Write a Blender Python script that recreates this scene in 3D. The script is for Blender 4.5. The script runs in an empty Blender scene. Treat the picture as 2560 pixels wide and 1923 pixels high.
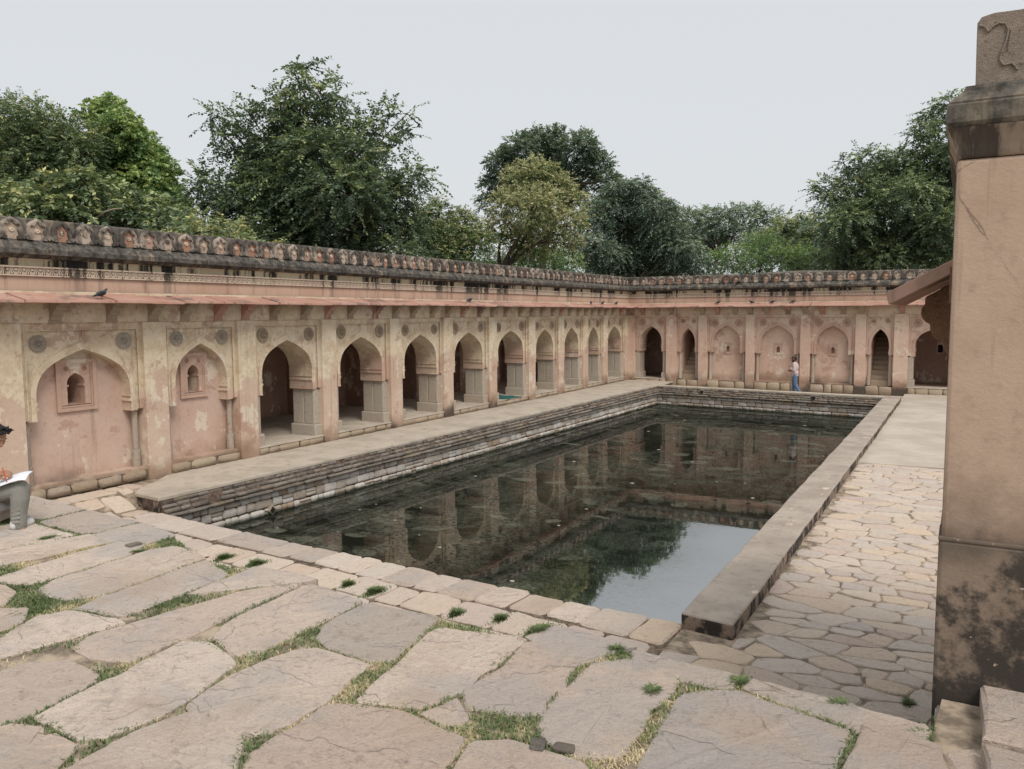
import bpy, bmesh, math, random
import numpy as np
from mathutils import Vector, Matrix

random.seed(7)
rng = np.random.default_rng(11)
R = math.radians
sc = bpy.context.scene
COL = sc.collection

# ------------------------------------------------------------------ camera
CAM_H = 3.4
YAW, PITCH, ROLL, FPX = 29.42, 5.086, -0.35, 2001.5
_y, _p, _r = R(YAW), R(PITCH), R(ROLL)
FWD = np.array([-math.sin(_y) * math.cos(_p), math.cos(_y) * math.cos(_p), -math.sin(_p)])
_rt = np.array([math.cos(_y), math.sin(_y), 0.0])
_up = np.cross(_rt, FWD)
RT = _rt * math.cos(_r) + _up * math.sin(_r)
UP = -_rt * math.sin(_r) + _up * math.cos(_r)
cam = bpy.data.cameras.new('camera')
cam.sensor_width = 36.0
cam.lens = FPX / 2560 * 36
cam.clip_start = 0.05
cam.clip_end = 5000
camo = bpy.data.objects.new('camera', cam)
COL.objects.link(camo)
M = Matrix(((RT[0], UP[0], -FWD[0], 0), (RT[1], UP[1], -FWD[1], 0), (RT[2], UP[2], -FWD[2], CAM_H), (0, 0, 0, 1)))
camo.matrix_world = M
sc.camera = camo


def ray(u, v):
    return RT * ((u - 1280) / FPX) - UP * ((v - 961.5) / FPX) + FWD


def pz(u, v, z):
    d = ray(u, v)
    t = (z - CAM_H) / d[2]
    return np.array([d[0] * t, d[1] * t, z])


def px(u, v, x):
    d = ray(u, v)
    t = x / d[0]
    return np.array([x, d[1] * t, CAM_H + d[2] * t])


def py(u, v, y):
    d = ray(u, v)
    t = y / d[1]
    return np.array([d[0] * t, y, CAM_H + d[2] * t])


def pd(u, v, D):
    return ray(u, v) * D + np.array([0, 0, CAM_H])


# ------------------------------------------------------------------ world, sun, exposure
SUN_EL, SUN_AZ = 52.0, 126.0     # azimuth clockwise from +Y
w = bpy.data.worlds.new('World')
sc.world = w
w.use_nodes = True
nt = w.node_tree
nt.nodes.clear()
sky = nt.nodes.new('ShaderNodeTexSky')
sky.sky_type = 'NISHITA'
sky.sun_disc = False
sky.sun_elevation = R(SUN_EL)
sky.sun_rotation = R(SUN_AZ)
sky.air_density = 1.0
sky.dust_density = 4.0
mixn = nt.nodes.new('ShaderNodeMix')
mixn.data_type = 'RGBA'
mixn.inputs[0].default_value = 0.90
mixn.inputs[7].default_value = (4.92, 5.04, 5.12, 1)      # overcast cloud sheet
nt.links.new(sky.outputs[0], mixn.inputs[6])
bg = nt.nodes.new('ShaderNodeBackground')
bg.inputs[1].default_value = 0.1
nt.links.new(mixn.outputs[2], bg.inputs[0])
wo = nt.nodes.new('ShaderNodeOutputWorld')
nt.links.new(bg.outputs[0], wo.inputs[0])
sl = bpy.data.lights.new('sun', 'SUN')
sl.energy = 1.5
sl.angle = R(24)
sl.color = (1.0, 0.95, 0.88)
so = bpy.data.objects.new('sun', sl)
COL.objects.link(so)
sd = Vector((math.sin(R(SUN_AZ)) * math.cos(R(SUN_EL)), math.cos(R(SUN_AZ)) * math.cos(R(SUN_EL)), math.sin(R(SUN_EL))))
so.rotation_euler = sd.to_track_quat('Z', 'Y').to_euler()
vs = sc.view_settings
vs.view_transform = 'Standard'
vs.look = 'None'
vs.exposure = 0.62
vs.gamma = 1
vs.use_curve_mapping = False


# ------------------------------------------------------------------ node helpers
class NT:
    def __init__(s, name):
        s.m = bpy.data.materials.new(name)
        s.m.use_nodes = True
        s.t = s.m.node_tree
        s.t.nodes.clear()
        s.o = s.n('ShaderNodeOutputMaterial')
        s._pos = None

    def n(s, k, **a):
        nd = s.t.nodes.new(k)
        for x, v in a.items():
            setattr(nd, x, v)
        return nd

    def put(s, sock, v):
        if v is None:
            return
        if hasattr(v, 'default_value') and hasattr(v, 'is_output'):
            s.t.links.new(v, sock)
        else:
            if isinstance(v, (tuple, list)) and len(v) == 3 and sock.type == 'RGBA':
                v = (*v, 1)
            sock.default_value = v

    def pos(s):
        if s._pos is None:
            s._pos = s.n('ShaderNodeNewGeometry').outputs['Position']
        return s._pos

    def obj(s):
        return s.n('ShaderNodeTexCoord').outputs['Object']

    def rnd(s):
        return s.n('ShaderNodeObjectInfo').outputs['Random']

    def map(s, vec, scale=(1, 1, 1), loc=(0, 0, 0), rot=(0, 0, 0)):
        nd = s.n('ShaderNodeMapping')
        s.put(nd.inputs[0], vec)
        nd.inputs[1].default_value = loc
        nd.inputs[2].default_value = rot
        nd.inputs[3].default_value = scale
        return nd.outputs[0]

    def noise(s, scale, detail=4, rough=.6, vec=None, dist=0.0):
        nd = s.n('ShaderNodeTexNoise')
        s.put(nd.inputs['Vector'], vec if vec is not None else s.pos())
        nd.inputs['Scale'].default_value = scale
        nd.inputs['Detail'].default_value = detail
        nd.inputs['Roughness'].default_value = rough
        nd.inputs['Distortion'].default_value = dist
        return nd.outputs[0]

    def vor(s, scale, vec=None, feature='F1', out=0):
        nd = s.n('ShaderNodeTexVoronoi', feature=feature)
        s.put(nd.inputs['Vector'], vec if vec is not None else s.pos())
        nd.inputs['Scale'].default_value = scale
        return nd.outputs[out]

    def step(s, f, a, b):
        nd = s.n('ShaderNodeMapRange', interpolation_type='SMOOTHSTEP')
        s.put(nd.inputs[0], f)
        nd.inputs[1].default_value = a
        nd.inputs[2].default_value = b
        return nd.outputs[0]

    def math(s, op, a, b=0.0):
        nd = s.n('ShaderNodeMath', operation=op)
        s.put(nd.inputs[0], a)
        s.put(nd.inputs[1], b)
        return nd.outputs[0]

    def mix(s, f, a, b, bt='MIX'):
        nd = s.n('ShaderNodeMix', data_type='RGBA', blend_type=bt)
        s.put(nd.inputs[0], f)
        s.put(nd.inputs[6], a)
        s.put(nd.inputs[7], b)
        return nd.outputs[2]

    def ramp(s, f, stops):
        nd = s.n('ShaderNodeValToRGB')
        cr = nd.color_ramp
        while len(cr.elements) > 1:
            cr.elements.remove(cr.elements[-1])
        for i, (p, c) in enumerate(stops):
            e = cr.elements[0] if i == 0 else cr.elements.new(p)
            e.position = p
            e.color = (*c, 1) if len(c) == 3 else c
        s.put(nd.inputs[0], f)
        return nd.outputs[0]

    def z(s):
        nd = s.n('ShaderNodeSeparateXYZ')
        s.put(nd.inputs[0], s.pos())
        return nd.outputs

    def bump(s, h, strength=.4, dist=.02, normal=None):
        nd = s.n('ShaderNodeBump')
        nd.inputs['Strength'].default_value = strength
        nd.inputs['Distance'].default_value = dist
        s.put(nd.inputs['Height'], h)
        if normal is not None:
            s.put(nd.inputs['Normal'], normal)
        return nd.outputs[0]

    def bsdf(s, col, rough=.85, normal=None, spec=.3, **kw):
        b = s.n('ShaderNodeBsdfPrincipled')
        s.put(b.inputs['Base Color'], col)
        s.put(b.inputs['Roughness'], rough)
        b.inputs['Specular IOR Level'].default_value = spec
        if normal is not None:
            s.put(b.inputs['Normal'], normal)
        for k, v in kw.items():
            s.put(b.inputs[k.replace('_', ' ')], v)
        s.t.links.new(b.outputs[0], s.o.inputs[0])
        return s.m


def mat_plaster(name, cream_z=1.75, cream_amt=1.0, pink=(.43, .255, .185), pink2=(.50, .335, .245), damp=1.0):
    t = NT(name)
    x, y, z = t.z()
    n1 = t.noise(.55, 6, .62)
    n2 = t.noise(2.6, 5, .65)
    n3 = t.noise(11, 4, .7)
    base = t.mix(t.step(n1, .38, .64), pink, pink2)
    base = t.mix(t.math('MULTIPLY', t.step(n2, .5, .68), .5), base, (.53, .37, .28))
    # weathered ochre and cream limewash on the upper parts
    lim = t.math('ADD', z, t.math('MULTIPLY', t.math('SUBTRACT', n1, .5), 3.4))
    lim = t.math('ADD', lim, t.math('MULTIPLY', t.math('SUBTRACT', n2, .5), 1.8))
    cm = t.math('MULTIPLY', t.step(lim, cream_z, cream_z + .16), cream_amt)
    cream = t.mix(t.step(n2, .38, .6), (.56, .45, .315), (.69, .585, .435))
    cream = t.mix(t.math('MULTIPLY', t.step(n3, .55, .72), .5), cream, (.30, .235, .16))
    base = t.mix(cm, base, cream)
    # flaked patches
    fl = t.noise(1.5, 6, .72, t.map(t.pos(), (1, 1, .8), (5, 3, 9)))
    base = t.mix(t.math('MULTIPLY', t.step(fl, .575, .595), .75), base, (.70, .615, .50))
    fl2 = t.noise(1.3, 6, .68, t.map(t.pos(), (1, 1, 1.2), (15, 31, 2)))
    base = t.mix(t.math('MULTIPLY', t.step(fl2, .58, .60), .6), base, (.42, .265, .205))
    # rain streaks
    st = t.noise(1.0, 4, .6, t.map(t.pos(), (5, 5, .35)))
    base = t.mix(t.math('MULTIPLY', t.step(st, .58, .76), .4), base, (.21, .15, .11))
    # rising damp and dirt at the foot
    lowz = t.math('ADD', z, t.math('MULTIPLY', t.math('SUBTRACT', n1, .5), 1.3))
    base = t.mix(t.math('MULTIPLY', t.math('SUBTRACT', 1.0, t.step(lowz, .15, .62)), .65 * damp), base, (.23, .145, .095))
    low2 = t.math('ADD', z, t.math('MULTIPLY', t.math('SUBTRACT', t.noise(.42, 4, .6, t.map(t.pos(), loc=(3, 8, 1))), .5), 2.2))
    base = t.mix(t.math('MULTIPLY', t.math('SUBTRACT', 1.0, t.step(low2, -.15, .2)), .85 * damp), base, (.045, .042, .036))
    base = t.mix(t.math('MULTIPLY', t.step(n3, .45, .8), .25), base, (.25, .17, .12))
    h = t.math('ADD', t.noise(38, 5, .7), t.math('MULTIPLY', n3, 1.2))
    return t.bsdf(base, .92, t.bump(h, .35, .012), .15)


def mat_dark_cornice(name, pale=.5):
    t = NT(name)
    n1 = t.noise(1.3, 6, .68)
    n2 = t.noise(7, 5, .7)
    st = t.noise(1.0, 5, .65, t.map(t.pos(), (4.5, 4.5, .5)))
    c = t.mix(t.step(n2, .35, .7), (.05, .047, .043), (.165, .15, .13))
    c = t.mix(t.math('MULTIPLY', t.step(st, .55 - .1 * pale, .72), .8), c, (.36, .29, .21))
    c = t.mix(t.math('MULTIPLY', t.step(n1, .6, .7), .5), c, (.30, .245, .19))
    return t.bsdf(c, .95, t.bump(t.noise(30, 5, .75), .5, .015), .1)


def mat_streaked(name, base1, base2, amt=1.0, dark=(.028, .026, .024), lo=.54):
    t = NT(name)
    n1 = t.noise(.9, 5, .65)
    st = t.noise(1.0, 4, .6, t.map(t.pos(), (1.5, 1.5, .10)))
    st2 = t.noise(1.0, 5, .7, t.map(t.pos(), (9, 9, .9)))
    c = t.mix(t.step(n1, .35, .65), base1, base2)
    f = t.math('ADD', st, t.math('MULTIPLY', t.math('SUBTRACT', st2, .5), .45))
    c = t.mix(t.math('MULTIPLY', t.step(f, lo, lo + .1), amt), c, dark)
    c = t.mix(t.math('MULTIPLY', t.step(st2, .5, .75), .35), c, (.2, .15, .11))
    return t.bsdf(c, .93, t.bump(t.noise(35, 4, .7), .35, .012), .1)


def mat_stone(name, cols, rough=.88, bump=.6, scale=1.0, stain=.35, bdist=.02, dark=(.09, .08, .07), lam=False):
    t = NT(name)
    rd = t.rnd()
    c = t.ramp(rd, [(i / max(1, len(cols) - 1), k) for i, k in enumerate(cols)])
    n1 = t.noise(2.2 * scale, 6, .68)
    n2 = t.noise(9 * scale, 6, .72)
    n3 = t.noise(38 * scale, 5, .75)
    c = t.mix(t.math('MULTIPLY', t.step(n1, .4, .66), .45), c, t.mix(.5, c, (.52, .42, .32)))
    c = t.mix(t.math('MULTIPLY', t.step(n2, .52, .72), stain), c, dark)
    c = t.mix(t.math('MULTIPLY', t.step(n3, .5, .75), .35), c, (.55, .47, .39))
    c = t.mix(t.math('MULTIPLY', t.step(n3, .5, .28), .45), c, (.12, .10, .085))
    h = t.math('ADD', t.math('MULTIPLY', n2, 1.0), t.math('MULTIPLY', n3, .7))
    if lam:
        c = t.mix(t.math('MULTIPLY', t.step(t.noise(.8, 4, .6, t.map(t.pos(), loc=(9, 4, 0))), .45, .62), .55), c, (.41, .38, .365))
        c = t.mix(t.math('MULTIPLY', t.step(t.noise(.9, 5, .65, t.map(t.pos(), loc=(1, 14, 0))), .52, .66), .5), c, (.50, .38, .29))                        # thin split layers of a bedded stone
        l = t.noise(1.1, 4, .55, t.map(t.pos(), (1, 1.4, 1), (2, 7, 0)), .3)
        sn = t.math('MULTIPLY', l, 5.0)
        fr = t.math('FRACT', sn)
        h = t.math('ADD', h, t.math('MULTIPLY', t.step(fr, .0, .08), .4))
        h = t.math('ADD', h, t.math('MULTIPLY', t.math('FLOOR', sn), .5))
    if name == 'wall_stone':       # slime line along the water
        zz = t.math('ADD', t.z()[2], t.math('MULTIPLY', t.math('SUBTRACT', n1, .5), .22))
        c = t.mix(t.math('MULTIPLY', t.math('SUBTRACT', 1.0, t.step(zz, -.88, -.78)), .85), c, (.04, .045, .025))
    return t.bsdf(c, rough, t.bump(h, bump, bdist), .25)


def mat_flat(name, col, rough=.8, var=.15, scale=20, spec=.3):
    t = NT(name)
    n = t.noise(scale, 4, .6, t.obj())
    c2 = tuple(max(0, k * (1 - 2 * var)) for k in col)
    return t.bsdf(t.mix(t.step(n, .35, .65), c2, col), rough, t.bump(n, .2, .004), spec)


def mat_leaf(name, stops, trans=.3):
    t = NT(name)
    at = t.n('ShaderNodeAttribute', attribute_name='leaf')
    c = t.ramp(at.outputs['Fac'], stops)
    d = t.n('ShaderNodeBsdfPrincipled')
    t.put(d.inputs['Base Color'], c)
    d.inputs['Roughness'].default_value = .5
    d.inputs['Specular IOR Level'].default_value = .35
    tr = t.n('ShaderNodeBsdfTranslucent')
    t.put(tr.inputs[0], t.mix(.5, c, (.16, .22, .03)))
    mx = t.n('ShaderNodeMixShader')
    mx.inputs[0].default_value = trans
    t.t.links.new(d.outputs[0], mx.inputs[1])
    t.t.links.new(tr.outputs[0], mx.inputs[2])
    t.t.links.new(mx.outputs[0], t.o.inputs[0])
    return t.m


MAT = {}
MAT['plaster_left'] = mat_plaster('plaster_left', 1.9, .95, (.54, .39, .30), (.60, .465, .37))
MAT['plaster_back'] = mat_plaster('plaster_back', 3.05, .6, (.58, .40, .315), (.65, .49, .39))
MAT['plaster_blind'] = mat_plaster('plaster_blind', 2.5, .8, (.53, .365, .295), (.58, .43, .355), .7)
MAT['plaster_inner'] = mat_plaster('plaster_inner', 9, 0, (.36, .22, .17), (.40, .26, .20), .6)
MAT['plaster_pillar'] = mat_plaster('plaster_pillar', 9, 0, (.44, .285, .195), (.50, .345, .245), 0)
MAT['moulding'] = mat_plaster('moulding', 1.6, .95, (.52, .35, .27), (.60, .45, .36), 0)
MAT['moulding_pink'] = mat_plaster('moulding_pink', 9, 0, (.50, .335, .26), (.56, .40, .32), 0)
MAT['cornice'] = mat_dark_cornice('cornice', .1)
MAT['parapet'] = mat_dark_cornice('parapet', .9)
MAT['band'] = mat_streaked('band', (.48, .32, .24), (.54, .39, .30), .4, (.10, .08, .07))
MAT['cream_band'] = mat_streaked('cream_band', (.46, .38, .26), (.56, .48, .34), 1.0, lo=.47)
MAT['frieze'] = mat_streaked('frieze', (.55, .43, .35), (.60, .50, .38), .85)
MAT['frieze_ground'] = mat_streaked('frieze_ground', (.075, .05, .04), (.11, .08, .06), .8)
MAT['granite'] = mat_stone('granite', [(0.413, 0.359, 0.293), (0.492, 0.439, 0.366), (0.458, 0.376, 0.305)], .9, .9, 1.6, .5, .03, (.15, .12, .095))
MAT['plinth'] = mat_stone('plinth', [(.40, .31, .22), (.44, .36, .26), (.36, .27, .19), (.42, .34, .27)], .92, .9, 1.5, .4, .03, (.12, .09, .065))
MAT['flag'] = mat_stone('flag', [(.627, .498, .407), (.467, .398, .345), (.70, .572, .472), (.40, .345, .315), (.735, .615, .515), (.53, .415, .34), (.64, .515, .415)], .92, 1.0, 1.0, .55, .03, (.24, .19, .155), True)
MAT['paving'] = mat_stone('paving', [(0.606, 0.500, 0.411), (0.565, 0.500, 0.441), (0.646, 0.539, 0.441), (0.525, 0.451, 0.407), (0.626, 0.510, 0.401), (0.565, 0.451, 0.382), (0.666, 0.524, 0.391), (0.615, 0.534, 0.471), (0.535, 0.421, 0.366)], .92, .85, 1.5, .45, .02, (.24, .185, .14))
MAT['wall_stone'] = mat_stone('wall_stone', [(.44, .36, .28), (.66, .63, .58), (.42, .31, .23), (.60, .55, .49), (.72, .69, .65), (.48, .40, .32), (.68, .65, .6)], .9, .9, 2.0, .3, .03, (.06, .05, .04))
MAT['tier_stone'] = mat_stone('tier_stone', [(0.187, 0.158, 0.130), (0.259, 0.238, 0.209), (0.072, 0.063, 0.056), (0.259, 0.209, 0.151), (0.209, 0.194, 0.180), (0.122, 0.104, 0.090), (0.317, 0.295, 0.259), (0.086, 0.076, 0.065)], .92, .9, 2.4, .65, .03, (.045, .04, .034))
MAT['cement'] = None
MAT['mortar'] = mat_flat('mortar', (.22, .165, .12), .95, .35, 14)
MAT['mortar_red'] = mat_flat('mortar_red', (.15, .105, .08), .95, .35, 9)
MAT['soil'] = mat_flat('soil', (.42, .335, .25), .97, .3, 6)
MAT['earth'] = mat_flat('earth', (.20, .16, .10), .97, .3, .7)
MAT['eave'] = mat_streaked('eave', (.42, .235, .18), (.50, .31, .25), .6, (.13, .11, .10))
MAT['bark'] = mat_flat('bark', (.10, .08, .06), .95, .3, 8)
MAT['dark'] = mat_flat('dark', (.02, .018, .016), .95, .2, 3)  # near-black colour standing in for the shade inside openings


def kerb_mat():
    t = NT('kerb_cement')
    n1 = t.noise(1.2, 6, .65)
    n2 = t.noise(6, 6, .7)
    fl = t.noise(3.2, 3, .55, t.map(t.pos(), (1, .55, 1), (3, 1, 0)))
    c = t.mix(t.step(n1, .35, .68), (.33, .28, .235), (.44, .375, .315))
    c = t.mix(t.math('MULTIPLY', t.step(n2, .5, .75), .55), c, (.16, .135, .11))
    c = t.mix(t.step(fl, .66, .675), c, (.62, .48, .40))
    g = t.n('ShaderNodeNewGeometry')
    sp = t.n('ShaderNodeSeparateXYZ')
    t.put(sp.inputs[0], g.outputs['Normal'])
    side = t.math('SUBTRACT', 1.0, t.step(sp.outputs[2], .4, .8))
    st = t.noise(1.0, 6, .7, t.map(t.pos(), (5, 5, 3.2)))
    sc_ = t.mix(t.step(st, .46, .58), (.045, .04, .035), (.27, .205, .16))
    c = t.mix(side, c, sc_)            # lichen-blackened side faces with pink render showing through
    return t.bsdf(c, .93, t.bump(t.math('ADD', t.noise(40, 5, .7), n2), .45, .012), .2)


MAT['kerb'] = kerb_mat()


def platform_mat():
    t = NT('platform_cement')
    n1 = t.noise(.8, 6, .65)
    n2 = t.noise(1.0, 5, .65, t.map(t.pos(), (6, .9, 1)))
    n3 = t.noise(14, 5, .7)
    c = t.mix(t.step(n1, .35, .65), (.40, .345, .28), (.56, .49, .405))
    c = t.mix(t.math('MULTIPLY', t.step(n2, .5, .72), .55), c, (.50, .44, .37))
    c = t.mix(t.math('MULTIPLY', t.step(n3, .5, .75), .35), c, (.2, .165, .125))
    c = t.mix(t.math('MULTIPLY', t.step(n1, .52, .66), .5), c, (.22, .185, .13))
    c = t.mix(t.math('MULTIPLY', t.step(t.noise(3.3, 6, .7), .54, .66), .45), c, (.25, .205, .16))
    return t.bsdf(c, .9, t.bump(t.math('ADD', t.noise(30, 5, .7), n3), .35, .01), .25)


MAT['platform'] = platform_mat()


def cement_mat():
    t = NT('cement')
    n1 = t.noise(.7, 6, .65)
    n2 = t.noise(1.0, 6, .7, t.map(t.pos(), (1.2, 7, 1)))
    n3 = t.noise(16, 5, .7)
    c = t.mix(t.step(n1, .35, .65), (.44, .38, .315), (.54, .475, .405))
    c = t.mix(t.math('MULTIPLY', t.step(n2, .48, .66), .5), c, (.42, .355, .29))
    c = t.mix(t.math('MULTIPLY', t.step(n3, .5, .75), .3), c, (.3, .25, .2))
    c = t.mix(t.math('MULTIPLY', t.step(t.noise(2.1, 5, .7, t.map(t.pos(), loc=(4, 1, 0))), .56, .66), .45), c, (.33, .285, .23))
    return t.bsdf(c, .9, t.bump(t.math('ADD', t.noise(30, 5, .7), n2), .35, .012), .25)


MAT['cement'] = cement_mat()


def water_mat():
    t = NT('pond_water')
    p = t.pos()
    wn = t.n('ShaderNodeTexNoise')
    t.put(wn.inputs['Vector'], p)
    wn.inputs['Scale'].default_value = .3
    wn.inputs['Detail'].default_value = 4
    sc_ = t.n('ShaderNodeVectorMath', operation='SCALE')
    t.put(sc_.inputs[0], wn.outputs[1])
    sc_.inputs['Scale'].default_value = 3.0
    ad = t.n('ShaderNodeVectorMath', operation='ADD')
    t.put(ad.inputs[0], p)
    t.put(ad.inputs[1], sc_.outputs[0])
    wv = ad.outputs[0]
    x, y, z = t.z()
    # algae film: denser on the left and middle, open mirror at the near right corner
    dens = t.math('SUBTRACT', t.math('MULTIPLY', x, -1.0), t.math('MULTIPLY', t.noise(.35, 4, .6), 3.2))
    back = t.math('MULTIPLY', t.math('SUBTRACT', y, 13.0), .45)
    dens = t.math('MAXIMUM', t.step(dens, 1.6, 5.2), t.step(t.math('SUBTRACT', back, t.math('MULTIPLY', t.noise(.5, 4, .6), 3.0)), -.5, 1.6))
    big = t.noise(.22, 5, .65, t.map(wv, (1, .7, 1), (4, 2, 0)))
    fil = t.noise(.9, 8, .74, t.map(wv, (1, 1.7, 1)))
    spk = t.noise(13, 6, .78, p)
    film = t.math('MULTIPLY', t.step(fil, .45, .53), t.step(big, .40, .52))
    # torn round flakes of film
    vo = t.n('ShaderNodeTexVoronoi', feature='F1')
    t.put(vo.inputs['Vector'], t.map(wv, (1, 1.4, 0)))
    vo.inputs['Scale'].default_value = 1.25
    sepc = t.n('ShaderNodeSeparateColor')
    t.put(sepc.inputs[0], vo.outputs['Color'])
    flake = t.math('MULTIPLY', t.step(sepc.outputs[0], .66, .7), t.math('SUBTRACT', 1.0, t.step(t.math('ADD', vo.outputs['Distance'], t.math('MULTIPLY', spk, .22)), .44, .50)))
    fleck = t.step(t.math('ADD', spk, t.math('MULTIPLY', t.math('SUBTRACT', fil, .5), .5)), .50, .57)
    cover = t.math('MAXIMUM', t.math('MULTIPLY', film, .6), t.math('MULTIPLY', fleck, .95))
    cover = t.math('MAXIMUM', cover, t.math('ADD', .36, t.math('MULTIPLY', t.step(big, .35, .6), .24)))
    cover = t.math('MAXIMUM', cover, t.math('MULTIPLY', flake, .7))
    cover = t.math('MULTIPLY', cover, t.math('ADD', t.math('MULTIPLY', dens, .96), .03))
    water = t.n('ShaderNodeBsdfPrincipled')
    t.put(water.inputs['Base Color'], t.mix(t.noise(.4, 3), (.008, .012, .008), (.018, .022, .014)))
    water.inputs['Roughness'].default_value = .02
    water.inputs['IOR'].default_value = 3.6
    water.inputs['Specular IOR Level'].default_value = .75
    rip = t.noise(1.0, 3, .5, t.map(p, (1.6, 2.6, 1)))
    t.put(water.inputs['Normal'], t.bump(rip, .035, .02))
    scum = t.n('ShaderNodeBsdfPrincipled')
    col = t.mix(t.math('MULTIPLY', t.math('MAXIMUM', flake, t.math('MULTIPLY', film, .55)), t.math('SUBTRACT', 1.0, t.math('MULTIPLY', fleck, .7))), (.006, .008, .005), (.105, .11, .08))
    t.put(scum.inputs['Base Color'], col)
    scum.inputs['Roughness'].default_value = .8
    scum.inputs['Specular IOR Level'].default_value = .06
    mx = t.n('ShaderNodeMixShader')
    t.put(mx.inputs[0], cover)
    t.t.links.new(water.outputs[0], mx.inputs[1])
    t.t.links.new(scum.outputs[0], mx.inputs[2])
    t.t.links.new(mx.outputs[0], t.o.inputs[0])
    return t.m


MAT['water'] = water_mat()


# ------------------------------------------------------------------ object helpers
def tag(o, label=None, cat=None, group=None, kind=None):
    if label:
        o['label'] = label
    if cat:
        o['category'] = cat
    if group:
        o['group'] = group
    if kind:
        o['kind'] = kind
    return o


def empty(name, loc=(0, 0, 0), rz=0.0):
    o = bpy.data.objects.new(name, None)
    o.location = loc
    o.rotation_euler = (0, 0, rz)
    o.empty_display_size = .2
    COL.objects.link(o)
    return o


def inst(name, me, parent=None, loc=(0, 0, 0), rz=0.0, scale=(1, 1, 1), rot=None):
    o = bpy.data.objects.new(name, me)
    o.location = loc
    o.rotation_euler = rot if rot else (0, 0, rz)
    o.scale = scale
    COL.objects.link(o)
    if parent:
        o.parent = parent
    return o


class MB:
    def __init__(s):
        s.v, s.f, s.m = [], [], []

    def add(s, vs, fs, m=0):
        b = len(s.v)
        s.v += [tuple(map(float, p)) for p in vs]
        for f in fs:
            s.f.append(tuple(b + i for i in f))
            s.m.append(m)

    def box(s, x0, x1, y0, y1, z0, z1, m=0):
        s.add([(x0, y0, z0), (x1, y0, z0), (x1, y1, z0), (x0, y1, z0), (x0, y0, z1), (x1, y0, z1), (x1, y1, z1), (x0, y1, z1)],
              [(3, 2, 1, 0), (4, 5, 6, 7), (0, 1, 5, 4), (1, 2, 6, 5), (2, 3, 7, 6), (3, 0, 4, 7)], m)

    def quad(s, a, b, c, d, m=0):
        s.add([a, b, c, d], [(0, 1, 2, 3)], m)

    def prism(s, poly, y0, y1, m=0):            # polygon in x,z extruded along y
        n = len(poly)
        s.add([(x, y0, z) for x, z in poly] + [(x, y1, z) for x, z in poly],
              [tuple(range(n)), tuple(range(2 * n - 1, n - 1, -1))] + [(i, i + n, (i + 1) % n + n, (i + 1) % n) for i in range(n)], m)

    def sweep(s, prof, x0, x1, m=0, cap=True):  # profile in y,z swept along x (closed polygon)
        n = len(prof)
        s.add([(x0, y, z) for y, z in prof] + [(x1, y, z) for y, z in prof],
              [(i, (i + 1) % n, (i + 1) % n + n, i + n) for i in range(n)] + ([tuple(range(n - 1, -1, -1)), tuple(range(n, 2 * n))] if cap else []), m)

    def tube(s, pts, rad, n=7, m=0):
        P = [Vector(p) for p in pts]
        b = len(s.v)
        for i, p in enumerate(P):
            d = (P[min(i + 1, len(P) - 1)] - P[max(i - 1, 0)]).normalized()
            a = d.cross(Vector((0, 0, 1)) if abs(d.z) < .9 else Vector((1, 0, 0))).normalized()
            c = d.cross(a)
            for k in range(n):
                t = 2 * math.pi * k / n
                s.v.append(tuple(p + (a * math.cos(t) + c * math.sin(t)) * rad[i]))
        for i in range(len(P) - 1):
            for k in range(n):
                s.f.append((b + i * n + k, b + i * n + (k + 1) % n, b + (i + 1) * n + (k + 1) % n, b + (i + 1) * n + k))
                s.m.append(m)
        s.f.append(tuple(b + k for k in range(n)))
        s.m.append(m)
        s.f.append(tuple(b + (len(P) - 1) * n + k for k in range(n - 1, -1, -1)))
        s.m.append(m)

    def mesh(s, name, mats, smooth=False):
        me = bpy.data.meshes.new(name)
        me.from_pydata(s.v, [], s.f)
        for k in (mats if isinstance(mats, (list, tuple)) else [mats]):
            me.materials.append(MAT[k] if isinstance(k, str) else k)
        if max(s.m, default=0) > 0:
            me.polygons.foreach_set('material_index', s.m)
        bm = bmesh.new()
        bm.from_mesh(me)
        bmesh.ops.recalc_face_normals(bm, faces=bm.faces)
        bm.to_mesh(me)
        bm.free()
        if smooth:
            me.polygons.foreach_set('use_smooth', [True] * len(me.polygons))
        me.update()
        return me

    def build(s, name, mats, parent=None, smooth=False, loc=(0, 0, 0), rz=0.0, **k):
        o = inst(name, s.mesh(name, mats, smooth), parent, loc, rz)
        if k:
            tag(o, **k)
        return o


def bevel(o, wdt=.01, seg=2):
    m = o.modifiers.new('bevel', 'BEVEL')
    m.width = wdt
    m.segments = seg
    m.limit_method = 'ANGLE'
    m.angle_limit = R(40)
    return o


def chaikin(P, k=1, cut=.2):
    for _ in range(k):
        Q = []
        for i in range(len(P)):
            a, b = P[i], P[(i + 1) % len(P)]
            Q += [(a[0] * (1 - cut) + b[0] * cut, a[1] * (1 - cut) + b[1] * cut), (a[0] * cut + b[0] * (1 - cut), a[1] * cut + b[1] * (1 - cut))]
        P = Q
    return P


def ragged(P, seg, jit):
    out = []
    for i in range(len(P)):
        a, b = P[i], P[(i + 1) % len(P)]
        L = math.dist(a, b)
        k = max(1, int(round(L / seg)))
        for j in range(k):
            t = j / k
            out.append((a[0] + (b[0] - a[0]) * t + random.uniform(-jit, jit), a[1] + (b[1] - a[1]) * t + random.uniform(-jit, jit)))
    return out


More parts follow.
